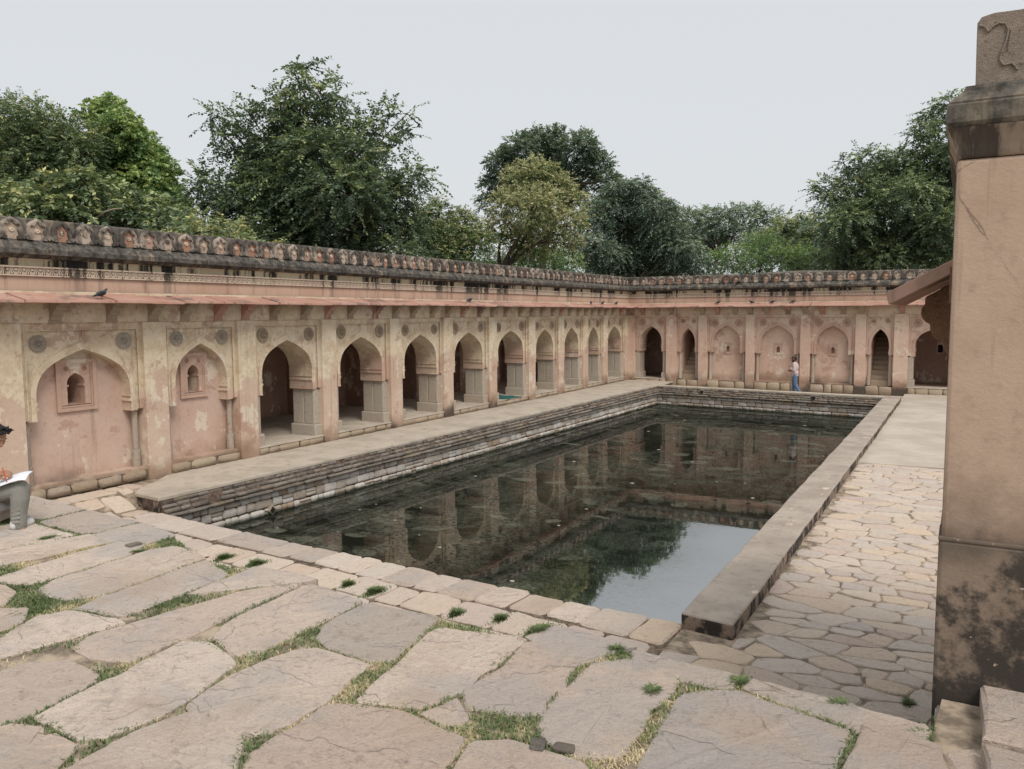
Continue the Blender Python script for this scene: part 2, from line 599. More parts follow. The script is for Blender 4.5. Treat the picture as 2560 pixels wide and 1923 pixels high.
def clip(P, m, n):
    """keep the side of polygon P where (p - m) . n <= 0"""
    out = []
    for i in range(len(P)):
        a, b = P[i], P[(i + 1) % len(P)]
        da = (a[0] - m[0]) * n[0] + (a[1] - m[1]) * n[1]
        db = (b[0] - m[0]) * n[0] + (b[1] - m[1]) * n[1]
        if da <= 0:
            out.append(a)
        if (da < 0) != (db < 0) and abs(da - db) > 1e-12:
            t = da / (da - db)
            out.append((a[0] + (b[0] - a[0]) * t, a[1] + (b[1] - a[1]) * t))
    return out


def seg_pt(p, a, b):
    ax, ay = b[0] - a[0], b[1] - a[1]
    t = max(0, min(1, ((p[0] - a[0]) * ax + (p[1] - a[1]) * ay) / (ax * ax + ay * ay + 1e-12)))
    return (a[0] + ax * t, a[1] + ay * t)


def closest(A, B):
    best = (9e9, None, None)
    for P, Q, sw in ((A, B, False), (B, A, True)):
        for p in P:
            for i in range(len(Q)):
                q = seg_pt(p, Q[i], Q[(i + 1) % len(Q)])
                d = math.dist(p, q)
                if d < best[0]:
                    best = (d, q if sw else p, p if sw else q)
    return best


def grow(P, d):
    n = len(P)
    ar = sum(P[i][0] * P[(i + 1) % n][1] - P[(i + 1) % n][0] * P[i][1] for i in range(n))
    s = 1 if ar > 0 else -1
    out = []
    for i in range(n):
        a, b, c = P[i - 1], P[i], P[(i + 1) % n]
        n1 = Vector((b[1] - a[1], a[0] - b[0])).normalized() * s
        n2 = Vector((c[1] - b[1], b[0] - c[0])).normalized() * s
        m = n1 + n2
        k = d / max(.55, m.length / 2) if m.length > 1e-6 else 0
        m = m.normalized() * k if m.length > 1e-6 else m
        out.append((b[0] + m.x, b[1] + m.y))
    return out


def slab_mesh(P, ztop, thick, mat, inset=.018, drop=.014, wob=.006):
    """one flagstone: ragged outline, worn shoulder, slightly dished top; returns mesh and centre"""
    cx_ = sum(p[0] for p in P) / len(P)
    cy_ = sum(p[1] for p in P) / len(P)
    n = len(P)
    v, f = [], []
    for (x, y) in P:
        v.append((x - cx_, y - cy_, -thick))
    for (x, y) in P:
        v.append((x - cx_, y - cy_, -drop + random.uniform(-wob, wob)))
    for (x, y) in P:
        dx, dy = x - cx_, y - cy_
        L = math.hypot(dx, dy) + 1e-6
        k = max(.3, 1 - (inset * random.uniform(.6, 1.6)) / L)
        v.append((dx * k, dy * k, random.uniform(-wob, wob) * .5))
    for (x, y) in P:
        dx, dy = x - cx_, y - cy_
        v.append((dx * .5, dy * .5, random.uniform(-wob, wob)))
    v.append((0, 0, random.uniform(-wob, wob)))
    for r in range(3):
        for i in range(n):
            j = (i + 1) % n
            f.append((r * n + i, r * n + j, (r + 1) * n + j, (r + 1) * n + i))
    for i in range(n):
        f.append((3 * n + i, 3 * n + (i + 1) % n, 4 * n))
    me = bpy.data.meshes.new('slab')
    me.from_pydata(v, [], f)
    me.materials.append(MAT[mat])
    if sum((P[i][0] * P[(i + 1) % n][1] - P[(i + 1) % n][0] * P[i][1]) for i in range(n)) < 0:
        me.flip_normals()
    me.update()
    return me, (cx_, cy_, ztop)


def rough_block(seed, mat, k=.12):
    """unit block -.5....5 with chipped corners, rounded arrises"""
    rd = random.Random(seed)
    bm = bmesh.new()
    bmesh.ops.create_cube(bm, size=1)
    bmesh.ops.bevel(bm, geom=list(bm.edges), offset=k, segments=1, affect='EDGES')
    for v in bm.verts:
        v.co += Vector((rd.uniform(-1, 1), rd.uniform(-1, 1), rd.uniform(-1, 1))) * .045
    me = bpy.data.meshes.new('block')
    bm.to_mesh(me)
    bm.free()
    me.materials.append(MAT[mat])
    me.polygons.foreach_set('use_smooth', [True] * len(me.polygons))
    return me


BLK = {m: [rough_block(i * 7 + 1, m, .09 + .02 * (i % 3)) for i in range(6)] for m in ('wall_stone', 'tier_stone', 'plinth')}


def remeshed(name, parts, voxel, mats, smooth=4):
    """fuse capsules and ellipsoids into one continuous skin"""
    bm = bmesh.new()
    for p in parts:
        if p[0] == 'c':
            _, a, b, r0, r1 = p
            a, b = Vector(a), Vector(b)
            d = b - a
            q = d.to_track_quat('Z', 'Y').to_matrix().to_4x4()
            bmesh.ops.create_cone(bm, cap_ends=True, segments=14, radius1=r0, radius2=r1, depth=max(d.length, 1e-4), matrix=Matrix.Translation((a + b) / 2) @ q)
            for c, r in ((a, r0), (b, r1)):
                bmesh.ops.create_uvsphere(bm, u_segments=12, v_segments=8, radius=r, matrix=Matrix.Translation(c))
        else:
            _, c, rr, rot = p
            mm = Matrix.Translation(Vector(c)) @ (rot.to_4x4() if rot else Matrix.Identity(4)) @ Matrix.Diagonal((*rr, 1))
            bmesh.ops.create_uvsphere(bm, u_segments=18, v_segments=12, radius=1, matrix=mm)
    me = bpy.data.meshes.new(name)
    bm.to_mesh(me)
    bm.free()
    o = bpy.data.objects.new('tmp', me)
    COL.objects.link(o)
    rm = o.modifiers.new('r', 'REMESH')
    rm.mode = 'VOXEL'
    rm.voxel_size = voxel
    sm = o.modifiers.new('s', 'SMOOTH')
    sm.iterations = smooth
    sm.factor = .5
    dg = bpy.context.evaluated_depsgraph_get()
    out = bpy.data.meshes.new_from_object(o.evaluated_get(dg))
    bpy.data.objects.remove(o)
    out.name = name
    out.materials.clear()
    for k in (mats if isinstance(mats, (list, tuple)) else [mats]):
        out.materials.append(k)
    out.polygons.foreach_set('use_smooth', [True] * len(out.polygons))
    return out


# ------------------------------------------------------------------ ground and water
LOW = -.27                      # paved level round the tank
LOWR = -.17                     # the right hand side lies a little higher
TER = 1.14                      # upper terrace in front
WAT = -.90


def left_edge(y):
    return -13.02 + .021 * (y - 9.6)


def far_edge(x):
    return 35.9 - .11 * (x + 12.44)


def front_z(x):
    return LOW + .10 * min(1, max(0, (x + 12.0) / 9.3))


def front_edge(x):
    return 9.53 - .079 * (x + 12.93)


g = MB()
B = 1800
for a, b, c, d in ((-B, -19.6, -B, B), (7, B, -B, B), (-19.6, 7, -B, -8), (-19.6, 7, 43.4, B)):
    g.quad((a, c, .3), (b, c, .3), (b, d, .3), (a, d, .3))
g.quad((-19.6, -8, -2.2), (7, -8, -2.2), (7, 43.4, -2.2), (-19.6, 43.4, -2.2))
g.build('ground', 'earth', kind='structure', label='bare brown earth round the stone tank court')

g = MB()
g.add([(left_edge(8) + .02, 8, WAT), (-2.4, 7.6, WAT), (-2.4, 35.2, WAT), (-12.5, 36.2, WAT)], [(0, 1, 2, 3)])
g.build('tank_water', 'water', kind='structure', label='dark still tank water filmed with algae')

# floating specks of litter and seed on the water
g = MB()
for i in range(34):
    y = random.uniform(10, 34)
    x = random.uniform(-12.6, -3)
    s = random.uniform(.012, .035) * (1 + y * .02)
    a = random.uniform(0, 3)
    P = [(x + s * math.cos(a + k * 1.2566) * (1.5 if k % 2 else 1), y + s * math.sin(a + k * 1.2566), WAT + .006) for k in range(5)]
    g.add(P + [(p[0], p[1], WAT - .004) for p in P], [(0, 1, 2, 3, 4)] + [(k, (k + 1) % 5, (k + 1) % 5 + 5, k + 5) for k in range(5)])
g.build('floating_debris', mat_flat('debris', (.55, .5, .42), .8, .3), kind='stuff', label='pale seeds and flecks floating on the tank water', cat='debris')

# ------------------------------------------------------------------ tank walls
def tank_wall(name, label, A, Bp, inward, far=False):
    """stone lined wall of the tank from A to Bp (top edge, z 0); inward = unit vector to the water"""
    A, Bp = Vector((*A, 0)), Vector((*Bp, 0))
    L = (Bp - A).length
    rz = math.atan2((Bp - A).y, (Bp - A).x)
    root = empty(name, A, rz)
    tag(root, label, 'tank wall')
    dv = (Bp - A).normalized()
    s = 1 if dv.x * inward[1] - dv.y * inward[0] > 0 else -1      # local y sign of the water side

    def blk(kind, nm, x0, x1, y0, y1, z0, z1):
        gap = .006
        me = random.choice(BLK[kind])
        inst(nm, me, root, ((x0 + x1) / 2, s * (y0 + y1) / 2, (z0 + z1) / 2), random.choice((0, 0, math.pi)) + random.uniform(-.03, .03),
             (x1 - x0 - gap * 2, abs(y1 - y0), z1 - z0 - gap))

    core = MB()
    prof = [(-.5, -.075), (.0, -.075), (.045, -.15), (.11, -.225), (.16, -.31), (.16, -.33), (.03, -.41), (.03, -1.7), (-.5, -1.7)]
    core.sweep([(s * a, b) for a, b in prof], 0, L)
    core.build('mortar_core', 'mortar_red', root)
    for row, (y0, y1, z0, z1, lo, hi) in enumerate(((-.12, .035, -.15, -.07, .16, .36), (-.1, .10, -.23, -.15, .16, .38), (-.05, .175, -.318, -.228, .18, .42))):
        x = 0
        while x < L - .1:
            k = min(L - x, random.uniform(lo, hi))
            if random.random() > .05:
                o = random.uniform(-.02, .02)
                blk('tier_stone', 'tier_stone', x, x + k, y0, y1 + o, z0, z1 + random.uniform(-.006, .004))
            x += k
    x = 0
    while x < L - .1:
        k = min(L - x, random.uniform(.6, 1.1))
        blk('tier_stone', 'ledge_slab', x, x + k, -.1, .215 + random.uniform(-.01, .012), -.40, -.318)
        x += k
    z = -.42
    for hgt, lo, hi in ((.13, .16, .42), (.2, .2, .5), (.17, .14, .42)):
        x = 0
        while x < L - .08:
            k = min(L - x, random.uniform(lo, hi))
            hh = hgt * random.uniform(.85, 1.0)
            if hgt > .15 and random.random() < .2:
                blk('wall_stone', 'wall_stone', x, x + k, -.1, .065, z - hh * .5, z - .004)
                blk('wall_stone', 'wall_stone', x, x + k, -.1, .065, z - hh, z - hh * .5)
            else:
                blk('wall_stone', 'wall_stone', x, x + k, -.1, .06 + random.uniform(0, .025), z - hh, z)
            x += k
        z -= hgt
    return root


tank_wall('tank_wall', 'long stepped rubble stone tank wall under the left walkway', (left_edge(9.6), 9.6), (left_edge(35.9), 35.9), (1, 0))
tank_wall('tank_wall', 'short stepped rubble stone tank wall at the far end of the water', (-12.44, 35.9), (-2.5, far_edge(-2.5)), (0, -1), True)
# drains in the far and left walls, the shade inside painted as dark plates
for i, (x, z, lb) in enumerate(((-10.2, -.2, 'dark square drain hole in the far tank wall, nearer the left corner'), (-5.35, -.2, 'dark square drain hole in the far tank wall, nearer the kerb'))):
    g = MB()
    y = far_edge(x) - .125
    g.box(-.1, .1, -.04, .2, -.09, .09)
    g.box(-.07, .07, -.045, -.039, -.065, .065, 1)
    g.build('drain_hole', ['tier_stone', 'dark'], None, False, (x, y, z), label=lb, cat='drain')
g = MB()
g.prism([(-.12, 0), (0, -.13), (.12, 0), (0, .13)], -.06, .05)
g.prism([(-.07, 0), (0, -.08), (.07, 0), (0, .08)], .049, .056, 1)
p = px(682, 1310, left_edge(13) + .08)
g.build('drain_hole', ['wall_stone', 'dark'], None, False, (left_edge(p[1]) + .06, p[1], WAT + .10), -math.pi / 2, label='diamond shaped drain hole just above the water in the left tank wall', cat='drain')
# plain walls on the two sides one cannot see into
g = MB()
g.box(-2.62, -2.2, 8.7, 35.3, -1.7, -.31)
g.build('tank_side_wall', 'mortar_red', kind='structure')
g = MB()
g.add([(-13.2, front_edge(-13.2), -.32), (-2.4, front_edge(-2.4), -.32), (-2.4, front_edge(-2.4) - .5, -.32), (-13.2, front_edge(-13.2) - .5, -.32),
       (-13.2, front_edge(-13.2), -1.7), (-2.4, front_edge(-2.4), -1.7), (-2.4, front_edge(-2.4) - .5, -1.7), (-13.2, front_edge(-13.2) - .5, -1.7)],
      [(0, 1, 2, 3), (4, 5, 6, 7), (0, 1, 5, 4), (1, 2, 6, 5), (2, 3, 7, 6), (3, 0, 4, 7)])
g.build('tank_front_wall', 'mortar_red', kind='structure')

# ------------------------------------------------------------------ walkways
def prism_xy(mb, P, z0, z1, m=0):
    n = len(P)
    mb.add([(x, y, z1) for x, y in P] + [(x, y, z0) for x, y in P], [tuple(range(n)), tuple(range(2 * n - 1, n - 1, -1))] + [(i, (i + 1) % n, (i + 1) % n + n, i + n) for i in range(n)], m)


def wavy(a, b, step, jit):
    n = max(2, int(math.dist(a, b) / step))
    return [(a[0] + (b[0] - a[0]) * i / n + random.uniform(-jit, jit), a[1] + (b[1] - a[1]) * i / n + random.uniform(-jit, jit)) for i in range(n)]


P = wavy((left_edge(9.58) + .02, 9.58), (left_edge(35.88) + .02, 35.88), .35, .012) + [(-12.42, 35.9), (-12.42, 38.4), (-14.9, 38.4), (-14.9, 11.3), (-14.45, 10.65), (-14.1, 9.95), (-13.77, 9.64)]
g = MB()
prism_xy(g, P, -.07, 0)
bevel(g.build('walkway_left', 'platform', kind='structure', label='smooth cement walkway along the left arcade'), .012)
g = MB()
prism_xy(g, [(left_edge(9.62) - .0, 9.585), (-13.02, 9.6), (-13.0, 12), (-14.9, 12), (-14.9, 11.4), (-14.1, 10.05), (-13.77, 9.66)], -.5, -.072)
g.box(-14.9, -13.1, 12, 38.3, -.5, -.072)
bevel(g.build('walkway_footing', 'kerb', kind='structure', label='black stained end block of the left walkway'), .02)
P = wavy((-12.42, 35.88), (-2.1, far_edge(-2.1) - .02), .35, .01) + [(-2.1, far_edge(-2.1) + .4), (-12.42, 36.32)]
g = MB()
prism_xy(g, P, -.072, .0)
bevel(g.build('far_coping', 'platform', kind='structure', label='pale cement coping along the far end of the tank'), .015)
g = MB()
prism_xy(g, [(-12.42, 36.3), (-2.07, far_edge(-2.07) + .38), (-2.07, 38.5), (-12.42, 38.5)], -.6, LOW)
g.build('far_walkway', 'platform', kind='structure', label='narrow cement walkway in front of the far arcade')
g = MB()
prism_xy(g, [(-2.12, 20.35), (.4, 20.5), (.4, 38.5), (-2.12, 38.5)], -.6, LOWR + .004)
bevel(g.build('right_walkway', 'cement', kind='structure', label='smooth pale cement walkway beyond the stone paving on the right'), .01)
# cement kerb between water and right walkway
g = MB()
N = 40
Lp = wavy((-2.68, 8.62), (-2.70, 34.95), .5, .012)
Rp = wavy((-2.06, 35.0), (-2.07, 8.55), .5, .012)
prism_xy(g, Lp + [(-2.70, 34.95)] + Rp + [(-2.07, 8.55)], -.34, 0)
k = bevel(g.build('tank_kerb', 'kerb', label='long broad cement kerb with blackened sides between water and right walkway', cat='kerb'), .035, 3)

# low paving: bed plus stones
g = MB()
prism_xy(g, [(-2.66, 5.2), (.4, 5.2), (.4, 20.4), (-2.1, 20.38), (-2.1, 8.9), (-2.66, 8.6)], -.7, LOWR - .012)
pave = g.build('stone_paving', 'soil', kind='structure', label='uneven rubble stone paving between kerb and right wing')


def put_slab(P, z, thick, mat, parent, nm, **k):
    me, c = slab_mesh(P, z, thick, mat, **k)
    return inst(nm, me, parent, c)


pts = []
y = 5.6
while y < 20.6:
    big = random.random() < .3
    dh = random.uniform(.26, .36) if big else random.uniform(.17, .27)
    x = -2.75 + random.uniform(0, .25)
    while x < .35:
        if random.random() > .13:
            pts.append((x + random.uniform(-.10, .10), y + random.uniform(-.045, .045) - .05 * (x + 2)))
        x += random.uniform(.40, .68) if big else random.uniform(.24, .55)
    y += dh
AN = 1.75
cnt = 0
for i, p in enumerate(pts):
    if not (-2.75 < p[0] < .2 and 5.7 < p[1] < 20.4):
        continue
    xl = -2.66 if p[1] < 8.45 else -2.045
    if p[0] < xl:
        continue
    q = [(p[0] - .6, p[1] - .5), (p[0] + .6, p[1] - .5), (p[0] + .6, p[1] + .5), (p[0] - .6, p[1] + .5)]
    for k, r in enumerate(pts):
        if k == i or abs(r[0] - p[0]) > 1.2 or abs(r[1] - p[1]) > .9:
            continue
        dx, dy = (r[0] - p[0]), (r[1] - p[1]) * AN * AN
        L = math.hypot(dx, dy)
        n_ = (dx / L, dy / L)
        m_ = ((p[0] + r[0]) / 2, (p[1] + r[1]) / 2)
        gp = random.uniform(.003, .018)
        q = clip(q, (m_[0] - n_[0] * gp, m_[1] - n_[1] * gp), n_)
        if len(q) < 3:
            break
    q = clip(q, (xl, 0), (-1, 0)) if len(q) > 2 else q
    q = clip(q, (.1, 0), (1, 0)) if len(q) > 2 else q
    q = clip(q, (0, 20.33), (0, 1)) if len(q) > 2 else q
    if len(q) < 3:
        continue
    ar = abs(sum(q[k][0] * q[(k + 1) % len(q)][1] - q[(k + 1) % len(q)][0] * q[k][1] for k in range(len(q)))) / 2
    if ar < .012:
        continue
    q = ragged(chaikin(q, 1, random.uniform(.12, .22)), .13, .010)
    put_slab(q, LOWR + random.uniform(-.006, .009), .06, 'paving', pave, 'paving_stone', inset=.014, drop=.010, wob=.004)
    cnt += 1

# front edge of the tank: a row of dressed coping stones with a rougher row behind
g = MB()
for i_ in range(12):
    xa, xb = -13.2 + i_ * .88, -13.2 + (i_ + 1) * .88
    za, zb = front_z(xa) - .02, front_z(xb) - .02
    g.add([(xa, front_edge(xa) - .03, za), (xb, front_edge(xb) - .03, zb), (xb, 4.6, zb), (xa, 4.6, za), (xa, front_edge(xa) - .03, -.7), (xb, front_edge(xb) - .03, -.7)], [(0, 1, 2, 3), (0, 1, 5, 4)])
front = g.build('front_paving', 'mortar', kind='structure', label='row of dressed stones along the near edge of the tank')
us = [399, 456, 518, 610, 727, 789, 853, 915, 960, 1024, 1102, 1162, 1252, 1330, 1420, 1507, 1626, 1712]
xs = []
for u in us:
    lo, hi = -14.0, -2.0
    for _ in range(40):
        m_ = (lo + hi) / 2
        q = np.array([m_, front_edge(m_), LOW - CAM_H])
        uu = 1280 + FPX * q.dot(RT) / q.dot(FWD)
        if uu < u:
            lo = m_
        else:
            hi = m_
    xs.append(lo)
SK = .083
for i in range(len(xs) - 1):
    a, b = xs[i] + .008, xs[i + 1] - .008
    d = random.uniform(.56, .66)
    q = [(a - SK * d, front_edge(a) - d), (b - SK * d, front_edge(b) - d), (b, front_edge(b) + random.uniform(-.02, .03)), (a, front_edge(a) + random.uniform(-.02, .03))]
    put_slab(chaikin(ragged(q, .25, .012)), front_z((a + b) / 2) + random.uniform(-.012, .012), .12, random.choice(('flag', 'paving')), front, 'coping_stone', inset=.025, drop=.02, wob=.006)
for row in range(5):
    off = .68 + row * .62
    x = -13.1
    while x < -2.8:
        k = random.uniform(.35, .85)
        x1 = min(x + k, -2.66)
        d = .58
        q = [(x + .012 - SK * off, front_edge(x) - off - d), (x1 - .012 - SK * off, front_edge(x1) - off - d), (x1 - .012 - SK * off, front_edge(x1) - off), (x + .012 - SK * off, front_edge(x) - off)]
        put_slab(chaikin(ragged(q, .25, .02)), front_z((x + x1) / 2) + random.uniform(-.012, .015), .1, 'paving', front, 'paving_stone', inset=.025, drop=.016)
        x = x1


# ramp of worn stones at the near end of the left walkway
def ramp_z(x):
    t = min(1, max(0, (-13.62 - x) / .5))
    return LOW + (.0 - LOW) * t * .97


g = MB()
n = 12
for i in range(n):
    x0, x1 = -15 + i * 2.1 / n, -15 + (i + 1) * 2.1 / n
    g.quad((x0, 4.9, ramp_z(x0) - .025), (x1, 4.9, ramp_z(x1) - .025), (x1, 9.72 if x1 > -13.8 else 11.4, ramp_z(x1) - .025), (x0, 9.72 if x0 > -13.8 else 11.4, ramp_z(x0) - .025))
rampo = g.build('ramp_paving', 'soil', kind='structure', label='worn sloping stones at the near end of the left walkway')
y = 5.2
while y < 11.1:
    dh = random.uniform(.25, .5)
    x = -14.7
    while x < -13.05:
        k = random.uniform(.3, .7)
        x1 = min(x + k, -12.95)
        ymax = min(y + dh, 9.57 if x1 > -13.9 else 9.6 + (-13.75 - x1) * 1.3)
        if ymax < y + .12:
            x = x1
            continue
        q = [(x + .02, y + .02), (x1 - .02, y + .02), (x1 - .02, ymax - .02), (x + .02, ymax - .02)]
        q = chaikin(ragged(q, .2, .03))
        me, c = slab_mesh(q, ramp_z((x + x1) / 2), .07, 'paving', inset=.02, drop=.012)
        o = inst('paving_stone', me, rampo, c)
        o.rotation_euler = (0, math.atan((ramp_z(x1) - ramp_z(x)) / -(x1 - x)) if x1 > x else 0, 0)
        x = x1
    y += dh

# ------------------------------------------------------------------ upper terrace with big flags
EDGE = [(-14.9, 6.0), (-12.0, 5.8)] + [tuple(pz(u, v, TER)[:2]) for u, v in [(87, 1244), (208, 1273), (344, 1307), (427, 1335), (520, 1404), (608, 1421), (764, 1456), (931, 1512), (1120, 1548), (1318, 1598), (1600, 1632), (1904, 1706), (2181, 1777), (2333, 1819)]] + [(-.03, 5.2)]
g = MB()
prism_xy(g, [(a, b - .04) for a, b in EDGE] + [(5.5, 5.16), (5.5, -8), (-14.9, -8)], -1.0, TER - .008)
terr = g.build('front_terrace', 'soil', kind='structure', label='upper terrace of big worn flagstones with grass in the joints')
r1 = lambda P: [(x / 2.4333, 1240 + y / 2.4333) for x, y in P]
r2 = lambda P: [(800 + x / 2.4333, 1240 + y / 2.4333) for x, y in P]
r3 = lambda P: [(1600 + x / 2.304, 1240 + y / 2.304) for x, y in P]
FL = [
    r1([(185, 12), (330, 40), (505, 82), (245, 150), (165, 135)]),
    r1([(60, -40), (180, 8), (160, 130), (-60, 120), (-60, -60)]),
    r1([(250, 155), (515, 92), (700, 120), (832, 165), (600, 226), (395, 210), (300, 180)]),
    r1([(605, 230), (838, 172), (1045, 234), (872, 280), (740, 264)]),
    r1([(-90, 215), (205, 150), (290, 185), (400, 215), (470, 238), (300, 268), (-90, 320)]),
    r1([(-90, 375), (180, 312), (480, 252), (590, 238), (720, 260), (500, 302), (300, 352), (-90, 430)]),
    r1([(10, 520), (230, 440), (540, 350), (740, 292), (820, 302), (790, 330), (600, 420), (350, 482), (150, 530)]),
    r1([(320, 560), (420, 490), (640, 420), (900, 350), (1040, 330), (1230, 385), (1000, 460), (840, 520), (700, 570), (450, 610), (360, 600)]),
    r1([(560, 680), (700, 610), (880, 540), (1140, 450), (1270, 405), (1400, 412), (1470, 440), (1300, 510), (1150, 570), (950, 660), (750, 705), (600, 700)]),
    r1([(1000, 700), (1290, 560), (1560, 460), (1740, 490), (1855, 525), (1620, 553), (1300, 650), (1010, 718)]),
    r1([(545, 915), (640, 830), (990, 728), (1300, 660), (1620, 563), (1810, 535), (1690, 590), (1530, 660), (1400, 735), (1220, 800), (1000, 900), (830, 975), (620, 955)]),
    r1([(1345, 890), (1430, 790), (1850, 560), (2050, 500), (2225, 640), (2040, 720), (1900, 790), (1750, 880), (1590, 930), (1420, 945)]),
    r1([(-80, 690), (100, 690), (50, 780), (-80, 820)]),
    r1([(-80, 640), (-10, 560), (20, 600), (-20, 670)]),
    r1([(80, 860), (240, 760), (440, 715), (580, 740), (680, 790), (500, 830), (300, 870), (200, 930), (-60, 1010), (-60, 930)]),
    r1([(-60, 1120), (150, 1050), (350, 1040), (500, 1110), (480, 1160), (330, 1230), (280, 1290), (100, 1360), (-60, 1400)]),
    r1([(320, 1300), (600, 1190), (860, 1080), (1080, 930), (1290, 925), (1370, 1030), (1300, 1100), (1200, 1190), (1060, 1290), (830, 1370), (640, 1430), (480, 1440), (330, 1370)]),
    r1([(1230, 1230), (1400, 1150), (1580, 1070), (1800, 980), (2000, 960), (2190, 1020), (2080, 1090), (1960, 1200), (1800, 1310), (1620, 1400), (1540, 1415), (1400, 1360), (1250, 1300)]),
    r1([(480, 1680), (740, 1540), (960, 1410), (1180, 1355), (1440, 1380), (1560, 1450), (1540, 1520), (1440, 1600), (1390, 1790), (480, 1790)]),
    r1([(-60, 1430), (140, 1460), (160, 1540), (330, 1500), (350, 1560), (220, 1700), (-60, 1740)]),
    r1([(1480, 1760), (1600, 1560), (1800, 1450), (2010, 1320), (2160, 1290), (2370, 1310), (2590, 1410), (2810, 1500), (2740, 1600), (2640, 1760)]),
    r2([(60, 860), (110, 750), (320, 670), (540, 710), (770, 755), (680, 810), (520, 900), (470, 970), (270, 985), (150, 930)]),
    r2([(260, 1180), (420, 1080), (560, 950), (830, 800), (1000, 800), (1260, 880), (1200, 930), (1090, 990), (900, 1060), (820, 1160), (800, 1220), (640, 1290), (430, 1270), (300, 1215)]),
    r2([(890, 1200), (1000, 1120), (1140, 1040), (1200, 960), (1275, 890), (1560, 885), (1850, 910), (1740, 960), (1510, 1050), (1470, 1170), (1350, 1250), (1340, 1330), (1150, 1320), (900, 1280)]),
    r2([(1340, 1400), (1400, 1290), (1500, 1180), (1680, 1020), (1880, 1000), (2180, 1100), (2130, 1200), (2000, 1300), (1930, 1430), (1850, 1540), (1780, 1590), (1530, 1570), (1380, 1490)]),
    r2([(850, 1640), (900, 1560), (1280, 1550), (1500, 1620), (1540, 1760), (830, 1760)]),
    r2([(680, 1310), (800, 1250), (850, 1290), (800, 1350), (720, 1350)]),
    r2([(1290, 872), (1450, 822), (1870, 912), (1560, 880)]),
    r3([(-30, 890), (250, 945), (570, 1022), (520, 1100), (460, 1110), (250, 1060), (-40, 1000)]),
    r3([(620, 1140), (690, 1068), (1100, 1182), (1210, 1225), (1160, 1320), (900, 1230)]),
    r3([(1170, 1320), (1230, 1228), (1540, 1308), (1560, 1335), (1540, 1410), (1250, 1340)]),
    r3([(20, 1640), (60, 1420), (170, 1280), (250, 1130), (480, 1120), (620, 1160), (900, 1240), (1190, 1360), (1210, 1420), (1180, 1480), (1110, 1640)]),
    r3([(1210, 1640), (1230, 1450), (1290, 1345), (1540, 1420), (1740, 1500), (1790, 1640)]),
    r3([(1840, 1640), (1880, 1530), (2000, 1520), (2080, 1574), (2100, 1640)]),
]
def parea(q):
    return abs(sum(q[k][0] * q[(k + 1) % len(q)][1] - q[(k + 1) % len(q)][0] * q[k][1] for k in range(len(q)))) / 2


FLAGW = []
RAW = [[tuple(pz(u, v, TER)[:2]) for u, v in P] for P in FL]
EDG = EDGE
for i, W in enumerate(RAW):
    G = grow(W, .10)
    bad = False
    for k, W2 in enumerate(RAW):
        if k == i:
            continue
        d, a_, b_ = closest(W, W2)
        if d < .2:
            gp = random.uniform(.007, .017)
            if d > .012:
                n_ = ((b_[0] - a_[0]) / d, (b_[1] - a_[1]) / d)
            else:
                ca, cb = np.mean(W, 0), np.mean(W2, 0)
                # touching stones: split along their common side
                n_ = tuple((cb - ca) / np.linalg.norm(cb - ca))
            m_ = ((a_[0] + b_[0]) / 2 - n_[0] * gp, (a_[1] + b_[1]) / 2 - n_[1] * gp)
            if d > .012:
                G2 = clip(G, m_, n_)
                if len(G2) > 2 and parea(G2) > .93 * parea(W):
                    G = G2
                else:
                    bad = True
    if bad:
        G = grow(W, .025)
    # keep inside the terrace edge
    for k in range(len(EDG) - 1):
        a_, b_ = EDG[k], EDG[k + 1]
        L = math.dist(a_, b_)
        n_ = (-(b_[1] - a_[1]) / L, (b_[0] - a_[0]) / L)
        cm = np.mean(W, 0)
        if a_[0] - .3 < cm[0] < b_[0] + .3:
            G2 = clip(G, (a_[0] + n_[0] * .015, a_[1] + n_[1] * .015), n_)
            if len(G2) > 2 and parea(G2) > .85 * parea(W):
                G = G2
    W = G
    me, c = slab_mesh(ragged(chaikin(W, 1, .07), .13, .010), TER + random.uniform(.002, .014), .07, 'flag', inset=.012, drop=.008, wob=.007)
    inst('flagstone', me, terr, c)
    FLAGW.append(W)
y = -7.6
while y < 6:
    dh = random.uniform(.6, .9)
    x = -14.7 + random.uniform(0, .5)
    while x < 5:
        k = random.uniform(.8, 1.5)
        q = np.array([x + k / 2, y + dh / 2, TER - CAM_H])
        dpt = q.dot(FWD)
        vis = False
        if dpt > .2:
            uu, vv = 1280 + FPX * q.dot(RT) / dpt, 961.5 - FPX * q.dot(UP) / dpt
            vis = -150 < uu < 2700 and vv < 2080
        inside = y + dh < np.interp(x + k / 2, [e[0] for e in EDGE], [e[1] for e in EDGE])
        if not vis and inside and (x + k < 5) and not (x + k > -.1 and y + dh > 4.3):
            q = [(x + .03, y + .03), (x + k - .03, y + .03), (x + k - .03, y + dh - .03), (x + .03, y + dh - .03)]
            me, c = slab_mesh(ragged(chaikin(q, 1), .3, .02), TER + random.uniform(-.012, .012), .07, 'flag')
            inst('flagstone', me, terr, c)
        x += k
    y += dh

